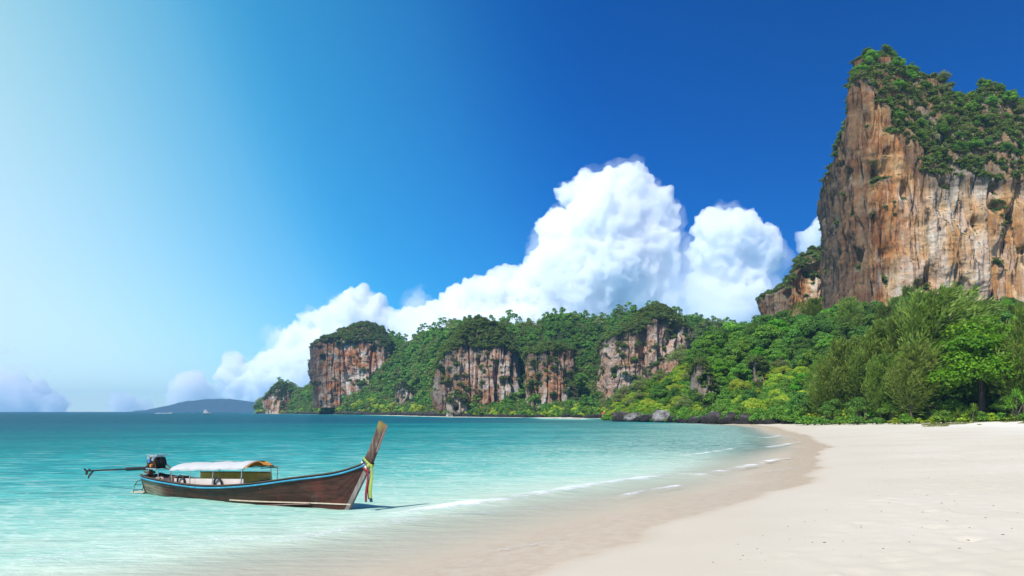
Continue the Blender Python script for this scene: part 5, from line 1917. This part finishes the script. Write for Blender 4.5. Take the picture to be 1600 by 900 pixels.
def hang(nm, x_, y_, ln, wd, mat, sway, top=0.0):
    V = []
    m = 16
    for i in range(m):
        t = top + (1 - top) * i / (m - 1)
        for s_ in (-1, 1):
            a = .5 + .5 * math.sin(t * 4 + sway * 5)
            V.append((x_ - o0.x + s_ * wd / 2 * (1 - .15 * math.sin(t * 7 + sway)) * math.cos(a * .6) + .02 * math.sin(t * 5 + sway) + .05 * sway * t, y_ + s_ * wd / 2 * math.sin(a * .6) + .02 * math.sin(t * 6), 1.24 - ln * t - o0.z))
    F = [[2 * i, 2 * i + 1, 2 * i + 3, 2 * i + 2] for i in range(m - 1)]
    ob = link(nm, mesh_np(nm, np.array(V), np.array(F), True, [mat]), rib)
    md = ob.modifiers.new("thick", 'SOLIDIFY')
    md.thickness = .010
    return ob


hang("streamer", 9.275, -.10, .98, .06, RM["red"], -.2)
hang("streamer", 9.325, -.06, .90, .06, RM["navy"], .1)
gs = hang("streamer", 9.39, -.09, .92, .095, RM["green"], .6)
hang("streamer_tip", 9.405, -.092, .97, .09, RM["navy"], .6, .90)
rib_kn = bmesh.new()
bmesh.ops.create_uvsphere(rib_kn, u_segments=12, v_segments=8, radius=1, matrix=Matrix.Translation(Vector((9.33, -.10, 1.20)) - o0) @ Matrix.Diagonal((.06, .05, .055, 1)))
bmesh_part("knot", rib_kn, RM["green"], rib, True)

# mooring line from the prow down into the shallows is not visible; far boats
def yacht(px, d, L_, lab):
    root = bpy.data.objects.new("motor_yacht", None)
    COL.objects.link(root)
    root.location = ((px - 800) / 1200 * d, d, 0)
    root.rotation_euler = (0, 0, R(18))
    root.scale = (L_ / 10,) * 3
    tag(root, lab, "yacht")
    bm = bmesh.new()
    st_ = [(-5, 1.6, 1.5, .2), (-3, 1.7, 1.5, 0), (0, 1.7, 1.6, 0), (3, 1.2, 1.9, 0), (4.6, .4, 2.2, .3), (5.2, .05, 2.3, 1.2)]
    rg_ = [[bm.verts.new((x, s * b * (.7 if lo else 1), k if lo else g_)) for s, lo in ((-1, 0), (-1, 1), (1, 1), (1, 0))] for x, b, g_, k in st_]
    for a, b in zip(rg_[:-1], rg_[1:]):
        for k in range(4):
            bm.faces.new((a[k], a[(k + 1) % 4], b[(k + 1) % 4], b[k]))
    bm.faces.new(rg_[0])
    bm.faces.new(rg_[-1][::-1])
    hl = bmesh_part("hull", bm, M_WHITEP, root)
    hl.location.z = -.2
    bar("boot_stripe", [(-5, -1.45, .35), (0, -1.52, .35), (3.2, -1.12, .4)], .1, .5, M_BLACK, root)
    bm = bmesh.new()
    bm_box(bm, (-.8, 0, 2.4), (5.2, 2.7, 1.9), bev=.25)
    cb = bmesh_part("cabin", bm, M_WHITEP, root)
    box("window", (-.6, -1.37, 2.7), (3.6, .06, .6), M_BLACK, cb)
    bm = bmesh.new()
    bm_box(bm, (-1.4, 0, 3.9), (3.2, 2.2, 1.1), bev=.2)
    bmesh_part("flybridge", bm, M_WHITEP, root)
    bm = bmesh.new()
    bm_box(bm, (-1.5, 0, 5.6), (3.4, 2.4, .18), bev=.05)
    bmesh_part("hard_top", bm, M_WHITEP, root)
    for sx_, sy_ in ((-2.8, -1), (-2.8, 1), (0, -1), (0, 1)):
        tube("post", [(sx_, sy_, 4.3), (sx_ - .1, sy_, 5.55)], .06, M_WHITEP, root, 6)
    tube("mast", [(-1.6, 0, 5.6), (-1.8, 0, 7.4)], [.07, .03], M_WHITEP, root, 6)
    return root


yacht(323, 780, 8.2, "white motor yacht with a flybridge cruising before the blue island")
sb = bpy.data.objects.new("speedboat", None)
COL.objects.link(sb)
sb.location = ((266 - 800) / 1200 * 1000, 1000, 0)
tag(sb, "tiny white speedboat trailing a wake left of the yacht", "speedboat")
bm = bmesh.new()
st_ = [(-2.6, 1.0, 1.0, 0), (0, 1.05, 1.05, 0), (2.2, .6, 1.3, .2), (3.1, .05, 1.5, .9)]
rg_ = [[bm.verts.new((x, s * b * (.7 if lo else 1), k if lo else g_)) for s, lo in ((-1, 0), (-1, 1), (1, 1), (1, 0))] for x, b, g_, k in st_]
for a, b in zip(rg_[:-1], rg_[1:]):
    for k in range(4):
        bm.faces.new((a[k], a[(k + 1) % 4], b[(k + 1) % 4], b[k]))
bm.faces.new(rg_[0])
bm.faces.new(rg_[-1][::-1])
bmesh_part("hull", bm, M_WHITEP, sb)
box("canopy", (0, 0, 2.4), (2.6, 1.8, .15), M_ORANGEP, sb)
for sx_, sy_ in ((-1.1, -.8), (-1.1, .8), (1.1, -.8), (1.1, .8)):
    tube("post", [(sx_, sy_, .9), (sx_, sy_, 2.35)], .05, M_STEEL, sb, 6)
M_FOAM = simple_mat("wake_foam", (.88, .90, .90), .8, .05, 3)
rk = np.random.default_rng(9)
C = np.stack([sb.location.x - 3 - rk.random(160) ** .8 * 16, 1000 + rk.normal(size=160) * .9, .1 + rk.random(160) * .35], -1)
V, F = leaf_quads(C, unit(rk.normal(size=(160, 3)) + np.array([0, -.4, .6])), rk.uniform(.5, 1.2, 160), .7, rk)
link("boat_wake_foam", mesh_np("boat_wake_foam", V, F, False, [M_FOAM]), kind='stuff', label='white wake foam behind the speedboat')

# ---- small hut with a red roof on the far shore
hx, hy = (945 - 800) / 1200 * 292, 291.5
hut = bpy.data.objects.new("beach_hut", None)
COL.objects.link(hut)
hz0 = max(.3, ground(hx, hy))
hut.location = (hx, hy, hz0 - .1)
tag(hut, "tiny beach hut with a red roof left of the rocky point", "hut")
box("wall", (0, 0, .75), (2.0, 1.6, 1.5), M_PANEL, hut)
box("door", (-.4, -.82, .6), (.5, .05, 1.2), M_RIM, hut)
bm = bmesh.new()
vs = [bm.verts.new(p) for p in ((-1.5, -1.2, 1.45), (1.5, -1.2, 1.45), (1.5, 1.2, 1.45), (-1.5, 1.2, 1.45), (-.7, 0, 2.3), (.7, 0, 2.3))]
for f in ((0, 1, 5, 4), (1, 2, 5), (2, 3, 4, 5), (3, 0, 4), (3, 2, 1, 0)):
    bm.faces.new([vs[i] for i in f])
bmesh_part("roof", bm, simple_mat("red_roof", (.48, .06, .035), .7), hut)
for sgn in (-1, 1):
    tube("post", [(sgn * 1.3, -1.05, 0), (sgn * 1.3, -1.05, 1.5)], .06, M_RIM, hut, 6)

# ---- bits of shell, coral and dry leaf on the sand
M_BIT = simple_mat("dry_litter", (.20, .14, .09), .9, .5, 20)
Vs, Fs, off_ = [], [], 0
for k in range(760):
    yy = 12 + 60 * rg2.random() ** 1.5
    xx = yy * rg2.uniform(.12, .66) if k % 3 else yy * (.56 + .06 * rg2.normal())
    if shore_sd([xx], [yy])[0] < 2:
        continue
    s_ = rg2.uniform(.010, .030) * (1 if k % 9 else 1.7)
    zz = ground(xx, yy)
    n_ = 6
    ring = [(xx + s_ * rg2.uniform(.6, 1.5) * math.cos(a), yy + s_ * rg2.uniform(.6, 1.5) * math.sin(a), zz - .004) for a in np.linspace(0, 5.2, n_)]
    ring.append((xx, yy, zz + s_ * .35))
    Vs += ring
    Fs += [[off_ + i, off_ + (i + 1) % n_, off_ + n_] for i in range(n_)]
    off_ += n_ + 1
link("beach_litter", mesh_np("beach_litter", np.array(Vs), np.array(Fs), False, [M_BIT]), kind='stuff', label='scattered dark specks of shell and leaf litter on the sand')

# ------------------------------------------------------------------ clouds: heaps of real billows far beyond the bay
m_cloud, gg = new_mat("cloud_vapour")
vol = gg.n('ShaderNodeVolumePrincipled', {'Color': (.985, .99, 1.0), 'Density': CLOUD_DENS, 'Anisotropy': -.05})
gg.n('ShaderNodeOutputMaterial', {'Volume': vol.outputs[0]})
m_cloud2, gg = new_mat("dense_cloud_vapour")
vol = gg.n('ShaderNodeVolumePrincipled', {'Color': (.99, .993, 1.0), 'Density': CLOUD_DENS * .55, 'Anisotropy': -.05})
gg.n('ShaderNodeOutputMaterial', {'Volume': vol.outputs[0]})

m_mist, gg = new_mat("cloud_edge_mist")
vol = gg.n('ShaderNodeVolumePrincipled', {'Color': (.99, .995, 1.0), 'Density': .0005, 'Anisotropy': 0.0})
gg.n('ShaderNodeOutputMaterial', {'Volume': vol.outputs[0]})

CD = 16500.0


def cloud(spheres, label, seed, voxel=38.0, amp=(.27, .25), depth=.8, dist=CD, mat=None, soft=False):
    r = np.random.default_rng(seed)
    bm = bmesh.new()
    for (px, py, rad) in spheres:
        c_ = P(px, py, dist)
        R_ = rad / 1200 * dist
        yo = r.uniform(-.5, .5) * R_
        bmesh.ops.create_icosphere(bm, subdivisions=3, radius=1.0, matrix=Matrix.Translation((c_[0], c_[1] + yo, c_[2])) @ Matrix.Diagonal((R_, R_ * depth, R_, 1)))
    tmp = bpy.data.meshes.new("tmp")
    bm.to_mesh(tmp)
    bm.free()
    ob = bpy.data.objects.new("cloud", tmp)
    COL.objects.link(ob)
    md = ob.modifiers.new("remesh", 'REMESH')
    md.mode = 'VOXEL'
    md.voxel_size = voxel
    dg = bpy.context.evaluated_depsgraph_get()
    ev = ob.evaluated_get(dg)
    me_ = bpy.data.meshes.new_from_object(ev)
    ob.modifiers.clear()
    n = len(me_.vertices)
    V = np.empty(n * 3, np.float32)
    me_.vertices.foreach_get('co', V)
    V = V.reshape(-1, 3).astype(float)
    Nn = np.empty(n * 3, np.float32)
    me_.vertex_normals.foreach_get('vector', Nn)
    Nn = Nn.reshape(-1, 3)
    L_ = 30 / 1200 * dist
    # cauliflower billows: rounded lobes at several sizes
    def puff(s, sd_):
        a = np.abs(vnoise(V / s, sd_))
        return 1 - 2.2 * a
    d = amp[0] * L_ * puff(L_ * 1.1, seed + 1) + amp[0] * .6 * L_ * puff(L_ * .5, seed + 2) + amp[1] * .85 * L_ * puff(L_ * .25, seed + 3) + amp[1] * .62 * L_ * puff(L_ * .13, seed + 4)
    d = d - .5 * L_ * np.clip(fbm(V / (L_ * 1.6), seed + 8, 3), 0, 1)
    V = V + Nn * d[:, None]
    me_.vertices.foreach_set('co', V.astype(np.float32).ravel())
    me_.polygons.foreach_set('use_smooth', [True] * len(me_.polygons))
    me_.materials.clear()
    me_.materials.append(mat or m_cloud)
    me_.update()
    ob.data = me_
    bpy.data.meshes.remove(tmp)
    # weld the pushed-out billows into one clean skin again
    md = ob.modifiers.new("remesh", 'REMESH')
    md.mode = 'VOXEL'
    md.voxel_size = voxel * .9
    md.use_smooth_shade = True
    dg = bpy.context.evaluated_depsgraph_get()
    me2 = bpy.data.meshes.new_from_object(ob.evaluated_get(dg))
    ob.modifiers.clear()
    ob.data = me2
    bpy.data.meshes.remove(me_)
    if not me2.materials:
        me2.materials.append(mat or m_cloud)
    me2.materials[0] = mat or m_cloud
    if soft:
        # thin vapour hanging round the billows
        me3 = cloud([(a + r.uniform(-.2, .2) * c, b_ + r.uniform(-.1, .2) * c, c * r.uniform(1.04, 1.22)) for a, b_, c in spheres], None, seed + 40, voxel * 1.5, (.3, .3), depth, dist, m_mist, False)
        me3.name = "mist"
        me3.parent = ob
        return tag(ob, label, "cloud", "cumulus clouds over the bay")
    if label is None:
        return ob
    tag(ob, label, "cloud", "cumulus clouds over the bay")
    return ob


cloud([(950, 300, 32), (915, 303, 26), (985, 300, 32), (1012, 322, 30), (892, 302, 13), (925, 290, 18), (960, 285, 17), (1030, 345, 26),
       (940, 350, 52), (890, 378, 46), (858, 393, 28), (1000, 372, 52), (1024, 395, 34), (950, 410, 70), (850, 412, 25),
       (900, 440, 66), (985, 450, 60), (835, 462, 44), (792, 462, 34), (760, 480, 36), (722, 487, 30), (735, 474, 22),
       (870, 520, 70), (960, 520, 70), (1020, 490, 44), (780, 540, 70), (700, 550, 60)],
      "towering white cumulus cloud rising behind the middle of the bay", 501, soft=True)
cloud([(690, 508, 28), (650, 517, 26), (622, 512, 20), (575, 492, 26), (565, 474, 17), (542, 500, 32), (505, 515, 26), (488, 508, 20), (455, 560, 36), (470, 538, 32),
       (430, 590, 38), (395, 597, 26), (370, 577, 14), (364, 598, 17), (500, 580, 55), (560, 560, 55), (640, 560, 50), (380, 615, 22), (450, 620, 40)],
      "long white cloud bank behind the far left cliff, stepping down to the sea", 502, soft=True)
cloud([(1125, 368, 36), (1160, 365, 30), (1190, 385, 30), (1106, 396, 30), (1150, 418, 42), (1203, 398, 18), (1140, 468, 46), (1178, 460, 26), (1105, 450, 32), (1140, 500, 40)],
      "rounded cloud standing between the tall cumulus and the small ochre cliff", 503, soft=True)
cloud([(1270, 377, 12), (1284, 364, 14), (1262, 386, 6)], "little white cloud peeping out beside the tower's left edge", 504, 40, depth=2.2, mat=m_cloud2)
cloud([(300, 604, 18), (290, 606, 12), (313, 608, 14), (328, 617, 10), (300, 625, 22)], "small white puff of cloud above the blue island", 505, 40, depth=2.2, mat=m_cloud2)
cloud([(0, 612, 24), (28, 614, 22), (58, 624, 20), (88, 637, 14), (20, 630, 30)], "low white cloud on the sea horizon at the far left", 506, 45, depth=2.2, mat=m_cloud2)
cloud([(200, 634, 13), (185, 638, 9), (222, 638, 9)], "flat low cloud on the horizon left of the blue island", 507, 40, depth=2.2, mat=m_cloud2)

m_veil, gg = new_mat("thin_cloud_vapour")
oc = gg.n('ShaderNodeTexCoord').outputs['Object']
vol = gg.n('ShaderNodeVolumePrincipled', {'Color': (.99, .995, 1.0), 'Density': .0010, 'Anisotropy': 0.0})
gg.n('ShaderNodeOutputMaterial', {'Volume': vol.outputs[0]})
cloud([(1060, 440, 50), (1085, 480, 50), (1050, 400, 36), (1110, 500, 50), (1150, 490, 44), (1195, 470, 30), (1195, 425, 30), (1210, 390, 22), (1075, 415, 26), (1185, 500, 30)],
      "thin bluish veil of cloud between the two tall cumulus towers", 508, 60, amp=(.3, .25), mat=m_veil)
cloud([(433, 519, 7), (427, 522, 5), (440, 521, 4)], "tiny scrap of cloud left of the far left cliff", 509, 18, mat=m_veil, depth=3)
cloud([(652, 466, 8), (645, 472, 6), (662, 462, 4)], "faint scrap of cloud above the long cloud bank", 510, 18, mat=m_veil, depth=3)
def flat_cloud(sp, lab, seed):
    o = cloud(sp, lab, seed, 30, amp=(.2, .25), mat=m_veil, depth=2)
    return o
flat_cloud([(-20, 551, 9), (-5, 550, 9), (8, 551, 7), (20, 550, 5), (30, 549, 3)], "pale wisp of cloud at the far left, upper of two", 511)
flat_cloud([(-10, 574, 7), (8, 575, 8), (24, 576, 7), (42, 577, 6), (58, 577, 4), (70, 578, 3)], "long pale wisp of cloud at the far left, lower of two", 512)

# ------------------------------------------------------------------ haze of the sea air
HZ0, HZ1 = -16.0, 158.0
bm = bmesh.new()
bm_box(bm, (0, 1350, (HZ0 + HZ1) / 2), (15600, 8700, HZ1 - HZ0))
me_ = bpy.data.meshes.new("haze")
bm.to_mesh(me_)
bm.free()
m_haze, gg = new_mat("sea_haze")
vol = gg.n('ShaderNodeVolumePrincipled', {'Color': (.34, .66, 1.0), 'Density': HAZE_DENS, 'Anisotropy': 0.0})
gg.n('ShaderNodeOutputMaterial', {'Volume': vol.outputs[0]})
me_.materials.append(m_haze)
link("haze", me_, kind='stuff', label='thin sea haze')
